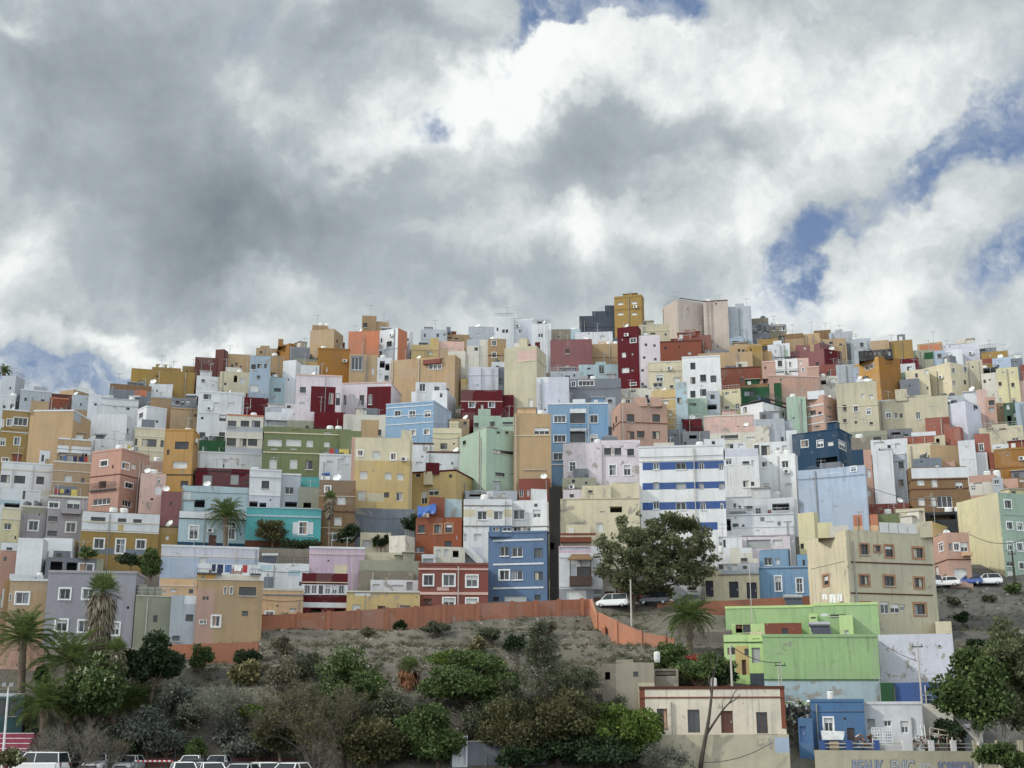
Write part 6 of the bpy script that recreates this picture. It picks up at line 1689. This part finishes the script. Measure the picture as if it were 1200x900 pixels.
pole(913, 780, 808, 'leaning stay pole beside the insulator pole', Y=119.4, r=.04, arms=0)
pole(882, 655, 745, 'very thin mast in front of the cream house with navy doors', Y=135, r=.04, arms=0)
pole(957, 665, 710, 'short thin mast by the sky blue cottage', Y=138, r=.035, arms=0)
def lamp_post():
    Y = 112.8; t = at(10, 804, Y); b = Vector((at(4, 885, Y).x, Y, 1.0)); root = empty('lamp_post', b); tag(root, 'white floodlight post at far left by the burgundy steps', 'lamp post')
    mb = MB(); mb.tube([b, Vector((t.x, Y, t.z))], [.12, .07], 8); mb.build('shaft', M_TANK, root)
    mb = MB(); 
    for s in (-1, 1): mb.box((t.x+s*.3-.17, Y-.25, t.z-.05), (.34, 0, 0), (0, .3, .05), (0, -.02, .28))
    mb.build('floodlight', M_METAL, root)
lamp_post()
def cable(a, b, sag, label, r=.035):
    pa, pb_ = at(*a), at(*b); root_loc = pa
    pts = []
    for k in range(15):
        t = k/14; p = pa.lerp(pb_, t); p.z -= sag*4*t*(1-t); pts.append(p)
    mb = MB(); mb.tube(pts, r, 4); o = mb.build('overhead_cable', M_MDARK, None, loc=pa); tag(o, label, 'cable', 'overhead cables')
cable((1022, 572, 180), (1125, 584, 176), .9, 'black cable sagging across the brown apartment block')
cable((1136, 626, 153), (1200, 632, 154), .8, 'black cable across the tall cream block and its mint front')
cable((857, 757, 120.4), (915, 776, 119.4), .5, 'thin cable between the two poles by the green house')
cable((883, 715, 134.8), (905, 795, 121), .3, 'thin slanting wire before the wide green wall', .02)
cable((405, 598, 168), (487, 604, 170), .8, 'drooping cable before the blue grey stained wall')
cable((505, 513, 205), (545, 512, 204), .3, 'cable above the cream house with small terrace', .04)
cable((1031, 752, 119), (1079, 776, 118), .2, 'thin cable running to the slim pole on the white wall', .025)
cable((820, 893, 112), (905, 870, 112), .5, 'cable looping along the cream retaining wall', .03)

# ---------------------------------------------------------------- car park edge
def railing_fence(x0, x1, Y, zt, label, gap=1.0, mat=None, rails=(0, .5), post=.04, name='railing_fence', base=1.0):
    a, b = at(x0, 890, Y), at(x1, 890, Y); a.z = b.z = base
    root = empty(name, a); tag(root, label, 'fence'); L = (b-a).length; n = int(L/gap)
    mb = MB()
    for r_ in rails: mb.tube([Vector((a.x, Y, zt-r_)), Vector((b.x, Y, zt-r_))], post*.7, 5)
    mb.build('rail', mat or M_MDARK, root)
    for k in range(n+1):
        m = MB(); x = a.x+(b.x-a.x)*k/n; m.tube([(x, Y, base-.2), (x, Y, zt)], post, 5); m.build('post', mat or M_MDARK, root)
railing_fence(72, 400, 103, 2.25, 'black railing along the front of the car park', gap=2.6, rails=(0, .45, .9))
railing_fence(205, 345, 118.2, 4.1, 'tall thin fence posts behind the parked cars', gap=2.6, rails=(.1,), post=.05, name='post_fence')
def striped_barrier():
    a = at(158, 891, 115.0); root = empty('striped_barrier', (a.x, 115, 1.0)); tag(root, 'red and white striped barrier behind the cars', 'barrier')
    mr, mw = MB(), MB()
    for k in range(16): (mr if k % 2 else mw).cbox(a.x+k*.17*1.2, 115.0, 1.95, a.x+(k+1)*.17*1.2-.001, 115.06, 2.1)
    mr.build('red_stripe', simple('barrier_red', (.5, .03, .04), .5), root); mw.build('white_stripe', M_TANK, root)
    mb = MB()
    for x in (a.x+.1, a.x+3.1): mb.cbox(x, 115.061, 1.0, x+.07, 115.13, 2.1)
    mb.build('leg', M_METAL, root)
striped_barrier()
def steps():
    a = at(-60, 850, 116); b = at(31, 850, 113.6); root = empty('spectator_steps', (b.x, 113, 1.0)); tag(root, 'burgundy spectator steps with white edges at far left', 'steps')
    m1, m2 = MB(), MB(); mb_ = simple('burgundy_paint', (.22, .03, .06), .7); n = 8
    for k in range(n):
        z = 1.0+.42*(k+1)+(.0); y = 112.6+k*.42
        m1.cbox(a.x, y, .6, b.x, y+.43 if k < n-1 else y+1.2, z-.051)
        m2.cbox(a.x, y-.01, z-.05, b.x+.01, y+.14, z)
    m1.build('riser', mb_, root); m2.build('white_edge', M_FRAMEW, root)
steps()
run_table('''
-40,-,28,812,848 te2 n=glazed_pavilion d=851 | P:-40:812:28:816:wh 4@829:10x20d 15@829:9x20d | dark teal glazed pavilion above the burgundy steps
528,-,640,868,905 gy n=yard_wall d=895 | P:536:868:545:905:wh B:869:1:ow | grey block yard wall behind the trees
530,-,548,862,900 wh n=gateway d=897 | 541@884:9x26o B:868:1:rd | small white gateway beside the rounded tree
''')
# ---------------------------------------------------------------- yard above the graffiti wall
def yard():
    Y = 113.6
    def X(px): return at(px, 875, Y).x
    z0 = at(1000, 880, 113.2).z; z1 = at(1000, 867.5, Y).z
    root = empty('pillar_balustrade', (X(950), Y, z0)); tag(root, 'low balustrade of blue and white pillars above the graffiti wall', 'balustrade')
    for px0, px1, key in ((961, 967, 'blue'), (992, 999, 'blue'), (1025, 1031, 'blue'), (1058, 1069, 'whc'), (1089, 1095, 'whc'), (1115, 1121, 'whc'), (1141, 1147, 'cc'), (1168, 1173, 'cc'), (1194, 1199, 'cc')):
        m = MB(); m.cbox(X(px0), Y, z0-.3, X(px1), Y+.35, z1); m.build('pillar', wall_mat(key), root)
    m = MB()
    for zz in (z0+.25, z0+.55): 
        m.cbox(X(967)+.01, Y+.14, zz, X(1057), Y+.20, zz+.09)
        m.cbox(X(1069)+.01, Y+.14, zz, X(1194), Y+.20, zz+.05)
    m.build('rail', M_SILL, root)
    m = MB(); m.cbox(X(973), Y+.21, z0+.1, X(984), Y+.24, z1-.1); m.build('board', wall_mat('tn'), root)
    # ladder-like lattice mast leaning against the white cottage
    Y2 = 115.0; root = empty('lattice_ladder', (at(1080, 868, Y2))); tag(root, 'tall white lattice ladder leaning on the white cottage', 'ladder'); m = MB()
    for s in (0, 1):
        m.tube([at(1074+s*6, 868, Y2), at(1068+s*12-4, 826, Y2+1.0)], .045, 5)
        m.tube([at(1081+s*4, 868, Y2-.4), at(1076+s*4, 826, Y2+.8)], .04, 5)
    for k in range(14):
        t = k/13; a = at(1074, 868, Y2).lerp(at(1064, 826, Y2+1.0), t); b = at(1080, 868, Y2).lerp(at(1076, 826, Y2+1.0), t); m.tube([a, b], .03, 4)
    m.build('rungs', M_FRAMEW, root)
    # trellis frame
    Y3 = 114.6; z = lambda px, py: at(px, py, Y3)
    root = empty('timber_frame', z(1092, 870)); tag(root, 'pale timber trellis frame in the cluttered yard', 'frame'); m = MB(); B = [(1090, 853), (1122, 858)]; 
    for a, b in (((1090, 853), (1122, 859)), ((1090, 859), (1121, 864)), ((1090, 853), (1090, 862)), ((1100, 855), (1100, 862)), ((1111, 857), (1111, 864)), ((1122, 858), (1121, 870)), ((1101, 862), (1099, 874)), ((1092, 862), (1104, 862)), ((1110, 864), (1110, 874))):
        m.tube([z(*a), z(*b)], .06, 4)
    m.build('timber', simple('grey_timber', (.42, .38, .32), .9), root)
    root = empty('green_crate', at(1093, 868, Y3+.3)); tag(root, 'green crate beneath the timber trellis frame', 'crate'); p = at(1088, 869, Y3+.3); m = MB(); m.box(p, (.9, 0, 0), (0, .7, 0), (0, 0, .5)); m.build('crate_body', wall_mat('gd'), root); m = MB(); m.box(p+Vector((-.04, -.04, .503)), (.98, 0, 0), (0, .78, 0), (0, 0, .06)); m.build('rim', M_SILL, root)
    # white gate panels with pierced pattern
    for i, (x0, x1) in enumerate(((1022, 1034), (1035, 1045))):
        pz0, pz1 = at(x0, 873, 114.3), at(x0, 853, 114.3); root = empty('lattice_gate', pz0); tag(root, ('left' if i == 0 else 'right') + ' of two white pierced gate panels before the white cottage', 'gate', 'white gate panels')
        m = MB(); xa, xb = at(x0, 860, 114.3).x, at(x1, 860, 114.3).x; za, zb = pz0.z, pz1.z
        for k in range(5): xx = xa+(xb-xa)*k/4; m.cbox(xx-.04, 114.3, za, xx+.04, 114.35, zb)
        for k in range(7): zz = za+(zb-za)*k/6; m.cbox(xa-.04, 114.302, zz-.05, xb+.04, 114.348, zz+.05)
        m.build('lattice', M_FRAMEW, root)
    # white canopy tub / parasol cloth on the blue terrace
    p = at(976, 864, 114.5); root = empty('white_awning', p); tag(root, 'white cloth awning before the bright blue cottage', 'awning'); m = MB()
    a, b, c, d = at(962, 858, 114.2), at(990, 858, 114.2), at(988, 867, 114.1), at(964, 867, 114.1); e, f = at(962, 856, 115.4), at(990, 857, 115.4)
    m.quad(a, d, c, b); m.quad(e, a, b, f); m.quad(a+UP*-.05, b+UP*-.05, c, d); m.build('cloth', M_TANK, root)
    m = MB(); m.tube([at(963, 872, 114.2), at(963, 857, 114.2)], .03, 4); m.tube([at(989, 872, 114.2), at(989, 857, 114.2)], .03, 4); m.build('pole', M_METAL, root)
    rng = random.Random(3)
    for (px, py, YY, lab) in ((973.5, 822, 118.2, 'big white barrel on the roof of the bright blue cottage'), (836.5, 806, 121, 'small white tank behind the long cream house parapet'), (46, 681, 135.5, 'shallow white tank on the tan front house roof'), (845, 648, 160, 'white tank by the beige gabled house'), (770, 775, 122.5, 'tall white drum beside the corrugated roof shed')):
        q = at(px, py, YY); o = tank(q-UP*.1, rng, M_TANK, .30, .85); tag(o, lab, 'water tank')
    # junk heap
    root = empty('junk_heap', place(935, 840, 118.6)); tag(root, 'heap of rubble and junk left of the bright blue cottage', 'rubble'); m = MB(); m2 = MB(); m3 = MB()
    for _ in range(110):
        p = at(rng.uniform(922, 950), rng.uniform(822, 850), 118.6+rng.random()*1.5); v = rdir(rng)*rng.uniform(.1, .55); w = v.cross(rdir(rng)).normalized()*rng.uniform(.1, .4); u = v.cross(w).normalized()*rng.uniform(.03, .2)
        rng.choice([m, m2, m3]).box(p-v/2-w/2, v, w, u)
    m.build('rubble', simple('rubble_grey', (.25, .23, .2), .95), root); m2.build('boards', M_MDARK, root); m3.build('scraps', M_TANK, root)
    root = empty('junk_heap', place(1006, 866, 114.8)); tag(root, 'dark scrap heap between the blue cottage and gate panels', 'rubble'); m = MB(); m2 = MB()
    for _ in range(90):
        p = at(rng.choice([rng.uniform(1002, 1030), rng.uniform(1070, 1125)]), rng.uniform(862, 876), 114.2+rng.random()*.8); v = rdir(rng)*rng.uniform(.1, .5); w = v.cross(rdir(rng)).normalized()*rng.uniform(.05, .3); u = v.cross(w).normalized()*rng.uniform(.03, .15)
        rng.choice([m, m, m2]).box(p-v/2-w/2, v, w, u)
    m.build('scrap', M_FRAMEB, root); m2.build('boards', M_SILL, root)
yard()
def tarp():
    root = empty('blue_tarpaulin', at(498, 606, 183)); tag(root, 'blue tarpaulin draped over the rust brown house roof', 'tarpaulin'); m = MB(); N_ = 12; Y = D(644)-.25
    pts = [[None]*(N_+1) for _ in range(N_+1)]
    for i in range(N_+1):
        for j in range(N_+1):
            u, v = i/N_, j/N_; px = 489+u*22; top = 592+2*math.sin(u*5); bot = 606-u*6+1.5*math.sin(u*9)
            py = top+(bot-top)*v; k = max(0, 1-v*1.4); pts[i][j] = at(px, py, Y+k*1.6+.10*math.sin(u*14+v*5))
    for i in range(N_):
        for j in range(N_): m.quad(pts[i][j], pts[i][j+1], pts[i+1][j+1], pts[i+1][j])
    tm = simple('blue_tarp', (.03, .09, .30), .45, .2); m.build('sheet', tm, root)
    root = empty('blue_tarpaulin', at(382, 556, 190)); tag(root, 'small blue water drum before the white house above striped bricks', 'drum'); root.name = 'blue_drum'
    m = MB(); p = at(382, 556, D(563)-.7); WLOC['blue_drum'] = Vector(root.location); m.tube([p-Vector((.6, 0, 0)), p+Vector((.6, 0, 0))], .32, 12); m.build('drum_body', tm, root); m = MB(); m.cbox(p.x-.7, p.y-.3, p.z-.9, p.x+.7, p.y+.3, p.z-.33); m.build('stand', M_FRAMEW, root)
tarp()
# carved balcony on the white townhouse
def wooden_balcony():
    T_ = [H for H in REC if H['desc'].startswith('white townhouse with carved')][0]; f = T_['blocks'][0]['faces'][0]; root = T_['root']
    wm = simple('dark_carved_wood', (.055, .03, .022), .7)
    u0, z0, u1, z1 = f.rect(680.5, 681.5, 26, 11); m = MB(); slab(m, f, u0, z0, u1, z1, .01, 1.0)
    b = m.build('balcony', wm, root)
    m = MB(); _, zt = f.pix(680, 656.5)
    for u in (u0+.05, (u0+u1)/2, u1-.15): slab(m, f, u, z1, u+.12, zt, .85, .97)
    m.build('balcony_post', wm, b)
    m = MB(); a = [f.pt(u0-.15, zt, 1.15), f.pt(u1+.15, zt, 1.15), f.pt(u1-.3, zt+.75, .01), f.pt(u0+.3, zt+.75, .01)]
    m.quad(*a); m.quad(*[p-UP*.12 for p in a[::-1]]); m.quad(a[0]-UP*.12, a[1]-UP*.12, a[1], a[0]); m.build('balcony_roof', wall_mat('tb'), b)
wooden_balcony()
def outer_stair():
    T_ = [H for H in REC if H['desc'].startswith('white house with cream window bands')][0]; f = T_['blocks'][0]['faces'][0]; root = T_['root']
    m = MB(); pts = [f.pix(545, 636), f.pix(566, 657), f.pix(566, 668), f.pix(545, 648)]
    P0 = [f.pt(u, z, .02) for u, z in pts]; P1 = [f.pt(u, z, 1.1) for u, z in pts]
    m.quad(P1[3], P1[2], P1[1], P1[0]); m.quad(P0[0], P1[0], P1[1], P0[1]); m.quad(P0[3], P0[2], P1[2], P1[3]); m.quad(P0[1], P1[1], P1[2], P0[2]); m.quad(P0[0], P0[3], P1[3], P1[0])
    m.build('outer_stair', wall_mat('whc'), root)
outer_stair()
# painted graffiti letters on the roadside wall: raised paint skin
def graffiti():
    Yw = 113.0-.012
    root = empty('graffiti', at(1000, 890, Yw)); tag(root, 'blue grey painted graffiti lettering on the cream roadside wall', 'graffiti')
    def word(txt, px0, px1, ytop, ybot, mat, mat2):
        a = at(px0, ybot, Yw); b = at(px1, ybot, Yw); zt = at(px0, ytop, Yw).z; za = max(a.z, 1.02)
        for k, (m, off, sc) in enumerate(((mat2, .0, 1.0), (mat, -.004, .93))):
            cu = bpy.data.curves.new('lettering', 'FONT'); cu.body = txt; cu.align_x = 'CENTER'; cu.align_y = 'CENTER'; cu.size = 1.0; cu.offset = .05 if k == 0 else .012; cu.extrude = .002; cu.space_character = .86
            ob = bpy.data.objects.new('lettering', cu); col.objects.link(ob)
            bpy.context.view_layer.update(); dx, dy = max(ob.dimensions.x, .1), max(ob.dimensions.y, .1)
            me = bpy.data.meshes.new_from_object(ob.evaluated_get(bpy.context.evaluated_depsgraph_get())); bpy.data.objects.remove(ob)
            me.materials.clear(); me.materials.append(m); o = bpy.data.objects.new('lettering', me); col.objects.link(o); o.parent = root
            o.rotation_euler = (math.pi/2, 0, 0); o.scale = ((b.x-a.x)/dx*sc, (zt-za)/dy*sc, 1)
            o.location = Vector(((a.x+b.x)/2, Yw-.003+off, (za+zt)/2)) - root.location
            WLOC[o.name] = o.location+root.location
    g1 = simple('graffiti_blue_grey', (.25, .29, .36), .8); g2 = simple('graffiti_outline', (.12, .13, .17), .8); g3 = simple('graffiti_violet', (.22, .23, .35), .8); g4 = simple('graffiti_pale', (.40, .41, .42), .8)
    word('REALIK', 998, 1037, 891, 908, g1, g2); word('ENIC', 1044, 1073, 891, 908, g4, g2); word('ESD', 1078, 1094, 895, 908, g4, g4); word('SOBREON', 1100, 1142, 893, 908, g3, g2)
graffiti()
# ---------------------------------------------------------------- labels for houses
from collections import Counter
def rel_label(H, others):
    best = None
    for G in others:
        if G is H or not G.get('uniq', True): continue
        ox = min(H['x1'], G['x1']) - max(H['x0'], G['x0'])
        w = min(H['x1']-H['x0'], G['x1']-G['x0'])
        gy, hy = (G['yt']+G['yb'])/2, (H['yt']+H['yb'])/2
        if G['Y'] < H['Y'] and ox > .35*w and abs(G['yt']-H['yb']) < 16:
            s = ox/w*2 - abs(G['yt']-H['yb'])/16; c = ('directly above the', s, G)
        else:
            gx, hx = (G['x0']+G['x1'])/2, (H['x0']+H['x1'])/2
            gap = max(G['x0']-H['x1'], H['x0']-G['x1'])
            oy = min(H['yb'], G['yb']) - max(H['yt'], G['yt'])
            if abs(gap) > 9 or oy < .4*min(H['yb']-H['yt'], G['yb']-G['yt']): continue
            s = 1.2 - abs(gap)/9; c = ('left of the' if gx > hx else 'right of the', s, G)
        s += min(1.2, ((G['x1']-G['x0'])*(G['yb']-G['yt']))/2500)
        if best is None or s > best[1]: best = (c[0], s, G)
    return best
def short(d): return ' '.join(d.split()[:6])
for H in REC:
    b = rel_label(H, REC)
    if b: lab = f"{H['desc']} {b[0]} {short(b[2]['desc'])}"
    else: lab = H['desc'] + ' on the hillside'
    w = lab.split()
    if len(w) > 16: lab = ' '.join(w[:16])
    H['label'] = lab
    nm = H['root'].name.split('.')[0].replace('_', ' ')
    cat = {'retaining wall': 'wall', 'apartment block': 'apartment block', 'rear wall house': 'house', 'tiled house': 'house', 'patterned house': 'house',
           'decorated house': 'house', 'pergola house': 'house', 'long house': 'house', 'annexe': 'building', 'tower house': 'tower house', 'long shed': 'shed'}.get(nm, nm)
    tag(H['root'], lab, cat, 'flat roofed houses stacked up the hillside' if cat not in ('wall', 'ruin', 'shed') else None)
    for adj, what, o, g in H.get('top', []):
        tag(o, ' '.join(f"{adj} {what} on roof of {H['desc']}".split()[:16]), what if what != 'TV antenna' else 'antenna', {'tv_antennas': 'rooftop aerials', 'dishes': 'rooftop satellite dishes', 'tanks': 'rooftop water tanks', 'heaters': 'rooftop solar heaters', 'lines': 'rooftop washing lines'}[g])
c = Counter(o['label'] for o in scene.objects if 'label' in o.keys() and not o.parent)
for k, v in c.items():
    if v > 1: print('DUP', v, k)

# ---------------------------------------------------------------- sky, sun, camera
SUN_DIR = Vector((-0.78, -0.26, 0.60)).normalized()
elev = math.asin(SUN_DIR.z); azim = math.atan2(SUN_DIR.x, SUN_DIR.y)
world = bpy.data.worlds.new('World'); scene.world = world; world.use_nodes = True
wt = world.node_tree; wn = wt.nodes; wl_ = wt.links
for n in list(wn): wn.remove(n)
def N(typ, ins=None, **kw):
    nd = wn.new(typ)
    for k, v in kw.items(): setattr(nd, k, v)
    for k, v in (ins or {}).items():
        if isinstance(v, bpy.types.NodeSocket): wl_.new(v, nd.inputs[k])
        else: nd.inputs[k].default_value = v
    return nd
def MA(op, a, b=0.0, c=None):
    n = N('ShaderNodeMath', {0: a, 1: b}, operation=op)
    if c is not None: n.inputs[2].default_value = c
    return n.outputs[0]
def MR(v, a, b, c_, d, smooth=False):
    n = N('ShaderNodeMapRange', {0: v, 1: a, 2: b, 3: c_, 4: d})
    if smooth: n.interpolation_type = 'SMOOTHSTEP'
    return n.outputs[0]
out = N('ShaderNodeOutputWorld'); bg = N('ShaderNodeBackground'); wl_.new(bg.outputs[0], out.inputs[0])
SKY_STR = 0.10
bg.inputs[1].default_value = SKY_STR
sky = N('ShaderNodeTexSky', sky_type='NISHITA', sun_disc=False)
sky.sun_elevation = elev; sky.sun_rotation = azim; sky.altitude = 50
tc = N('ShaderNodeTexCoord').outputs['Generated']
# warp a little so the cloud edges billow
w1 = N('ShaderNodeTexNoise', {'Vector': tc, 'Scale': 3.0, 'Detail': 3.0}).outputs[1]
wsub = N('ShaderNodeVectorMath', {0: w1, 1: (0.5, 0.5, 0.5)}, operation='SUBTRACT').outputs[0]
wsc = N('ShaderNodeVectorMath', {0: wsub}, operation='SCALE'); wsc.inputs['Scale'].default_value = 0.12
dirv = N('ShaderNodeVectorMath', {0: tc, 1: wsc.outputs[0]}, operation='ADD').outputs[0]
w2 = N('ShaderNodeTexNoise', {'Vector': tc, 'Scale': 11.0, 'Detail': 5.0, 'Roughness': 0.6}).outputs[1]
wsub2 = N('ShaderNodeVectorMath', {0: w2, 1: (0.5, 0.5, 0.5)}, operation='SUBTRACT').outputs[0]
wsc2 = N('ShaderNodeVectorMath', {0: wsub2}, operation='SCALE'); wsc2.inputs['Scale'].default_value = 0.13
dirb = N('ShaderNodeVectorMath', {0: tc, 1: wsc2.outputs[0]}, operation='ADD').outputs[0]
def blob(px, py, rx, ry, amp, rot=0, src=None):
    d = ray(px, py).normalized()
    mp = N('ShaderNodeMapping', {'Vector': src or dirb}, vector_type='TEXTURE')
    mp.inputs['Location'].default_value = d
    mp.inputs['Rotation'].default_value = (0, R(rot), 0)
    mp.inputs['Scale'].default_value = (rx/1500, 0.5, ry/1500)
    L = N('ShaderNodeVectorMath', {0: mp.outputs[0]}, operation='LENGTH').outputs['Value']
    return MA('MULTIPLY', MR(L, 0.0, 1.0, 1.0, 0.0, True), amp)
def addup(items):
    s = items[0]
    for i in items[1:]: s = MA('ADD', s, i)
    return s
# where the clouds break open (rot>0 leans the long axis down to the right)
opening = addup([blob(193, 130, 120, 90, -.35), blob(680, 12, 110, 30, .25), blob(120, 455, 300, 30, .2), blob(770, 25, 60, 40, .3), blob(850, 210, 90, 30, .16), blob(1120, 170, 90, 60, .2, -40), blob(690, 0, 170, 38, .40, 0), blob(600, 35, 60, 30, .24, -30), blob(1070, 215, 220, 50, .33, -38), blob(960, 285, 110, 55, .42, -32), blob(1185, 310, 90, 80, .38, -20),
                 blob(1190, 70, 60, 150, .30), blob(90, 448, 420, 50, .52, 0), blob(375, 180, 45, 45, .24, -50), blob(500, 160, 50, 30, .22), blob(680, 85, 30, 60, .2), blob(1000, 0, 200, 22, .3),
                 blob(930, 180, 60, 40, .2), blob(410, 385, 60, 20, .1)])
n1 = N('ShaderNodeTexNoise', {'Vector': dirv, 'Scale': 5.5, 'Detail': 10.0, 'Roughness': 0.58, 'Distortion': 0.15}).outputs[0]
cover = MA('SUBTRACT', MA('ADD', MA('MULTIPLY', MA('SUBTRACT', n1, 0.5), 1.5), 0.72), opening)
mask = MR(cover, 0.30, 0.60, 0.0, 1.0, True)
# cloud brightness: dark undersides and bright tops
dark = addup([blob(110, 130, 330, 170, .42, 25), blob(300, 260, 330, 110, .34, -20), blob(330, 335, 330, 60, .14, 0), blob(250, 60, 260, 90, .20, 0), blob(650, 195, 150, 80, .36, -10), blob(470, 25, 170, 40, .3, 0), blob(800, 160, 190, 50, .16, 0),
              blob(790, 335, 130, 50, .14), blob(560, 320, 200, 40, .16), blob(520, 245, 120, 40, .1)])
bright = addup([blob(560, 110, 170, 50, .50, -35), blob(420, 180, 130, 60, .42, -25), blob(310, 110, 110, 60, .26, 0), blob(640, 75, 120, 70, .36, 0), blob(740, 60, 130, 80, .30), blob(880, 70, 190, 70, .34, 0), blob(1020, 130, 150, 100, .28),
                blob(325, 335, 80, 40, .32), blob(160, 400, 200, 26, .42), blob(700, 270, 130, 40, .28, 0), blob(870, 240, 130, 60, .26, 0), blob(1090, 260, 140, 60, .30, -30), blob(1000, 345, 200, 50, .30), blob(20, 5, 70, 30, .30), blob(290, 400, 100, 30, .2), blob(20, 300, 60, 50, .22), blob(570, 370, 200, 40, .1)])
n2 = N('ShaderNodeTexNoise', {'Vector': dirv, 'Scale': 7.0, 'Detail': 9.0, 'Roughness': 0.6, 'Distortion': 0.25}).outputs[0]
n3 = N('ShaderNodeTexNoise', {'Vector': dirb, 'Scale': 26.0, 'Detail': 6.0, 'Roughness': 0.55}).outputs[0]
lum = MA('ADD', MA('SUBTRACT', MA('ADD', 0.58, bright), dark), MA('MULTIPLY', MA('SUBTRACT', n2, 0.5), 1.1))
lum = MA('ADD', lum, MA('MULTIPLY', MA('SUBTRACT', n3, 0.5), MR(lum, .2, .8, .12, .75)))
lum = MA('ADD', lum, MR(mask, 0.2, 0.9, .10, 0.0))
lum = MA('ADD', MA('MULTIPLY', lum, .80), .17)
ramp = N('ShaderNodeValToRGB', {'Fac': lum})
e = ramp.color_ramp.elements
def C4(c, k=1.0): return (*[x*k for x in srgb(c)], 1)
e[0].position = 0.0; e[0].color = C4((112, 122, 131)); e[1].position = 1.0; e[1].color = C4((245, 249, 248))
for p_, c_ in ((0.25, (144, 154, 160)), (0.5, (174, 184, 189)), (0.72, (212, 218, 218)), (.88, (236, 241, 240))):
    x = e.new(p_); x.color = C4(c_)
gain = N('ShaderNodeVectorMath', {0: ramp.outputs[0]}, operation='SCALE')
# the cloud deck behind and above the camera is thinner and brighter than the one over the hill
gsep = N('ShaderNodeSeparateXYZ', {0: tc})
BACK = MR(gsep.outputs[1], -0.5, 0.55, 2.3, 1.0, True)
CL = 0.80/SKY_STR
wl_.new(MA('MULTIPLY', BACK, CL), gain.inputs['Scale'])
blue = N('ShaderNodeMix', {0: 0.75, 6: sky.outputs[0], 7: (*[x*CL*1.0 for x in srgb((112, 134, 172))], 1)}, data_type='RGBA')
veil = MA('MULTIPLY', MR(n3, .38, .72, 0.0, 1.0, True), MR(n2, .3, .65, .25, .95))
mask = MA('MAXIMUM', mask, veil)
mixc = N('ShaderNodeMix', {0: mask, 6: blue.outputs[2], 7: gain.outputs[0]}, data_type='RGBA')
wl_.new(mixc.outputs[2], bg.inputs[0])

sl = bpy.data.lights.new('sun', 'SUN'); sl.energy = 2.0; sl.angle = R(3); sl.color = (1.0, 0.94, 0.85)
so = bpy.data.objects.new('sun', sl); col.objects.link(so); so.rotation_euler = SUN_DIR.to_track_quat('Z', 'Y').to_euler(); so.location = (-50, -40, 120)
cam = bpy.data.cameras.new('camera'); cam.sensor_width = 36; cam.lens = 36*F_/W_; cam.clip_end = 5000; cam.clip_start = 0.5
co_ = bpy.data.objects.new('camera', cam); col.objects.link(co_); co_.location = CAM; co_.rotation_euler = (math.pi/2 + PITCH, 0, 0)
scene.camera = co_
scene.view_settings.view_transform = 'Standard'; scene.view_settings.look = 'None'
scene.view_settings.exposure = 0.36; scene.view_settings.gamma = 1.0; scene.view_settings.use_curve_mapping = False
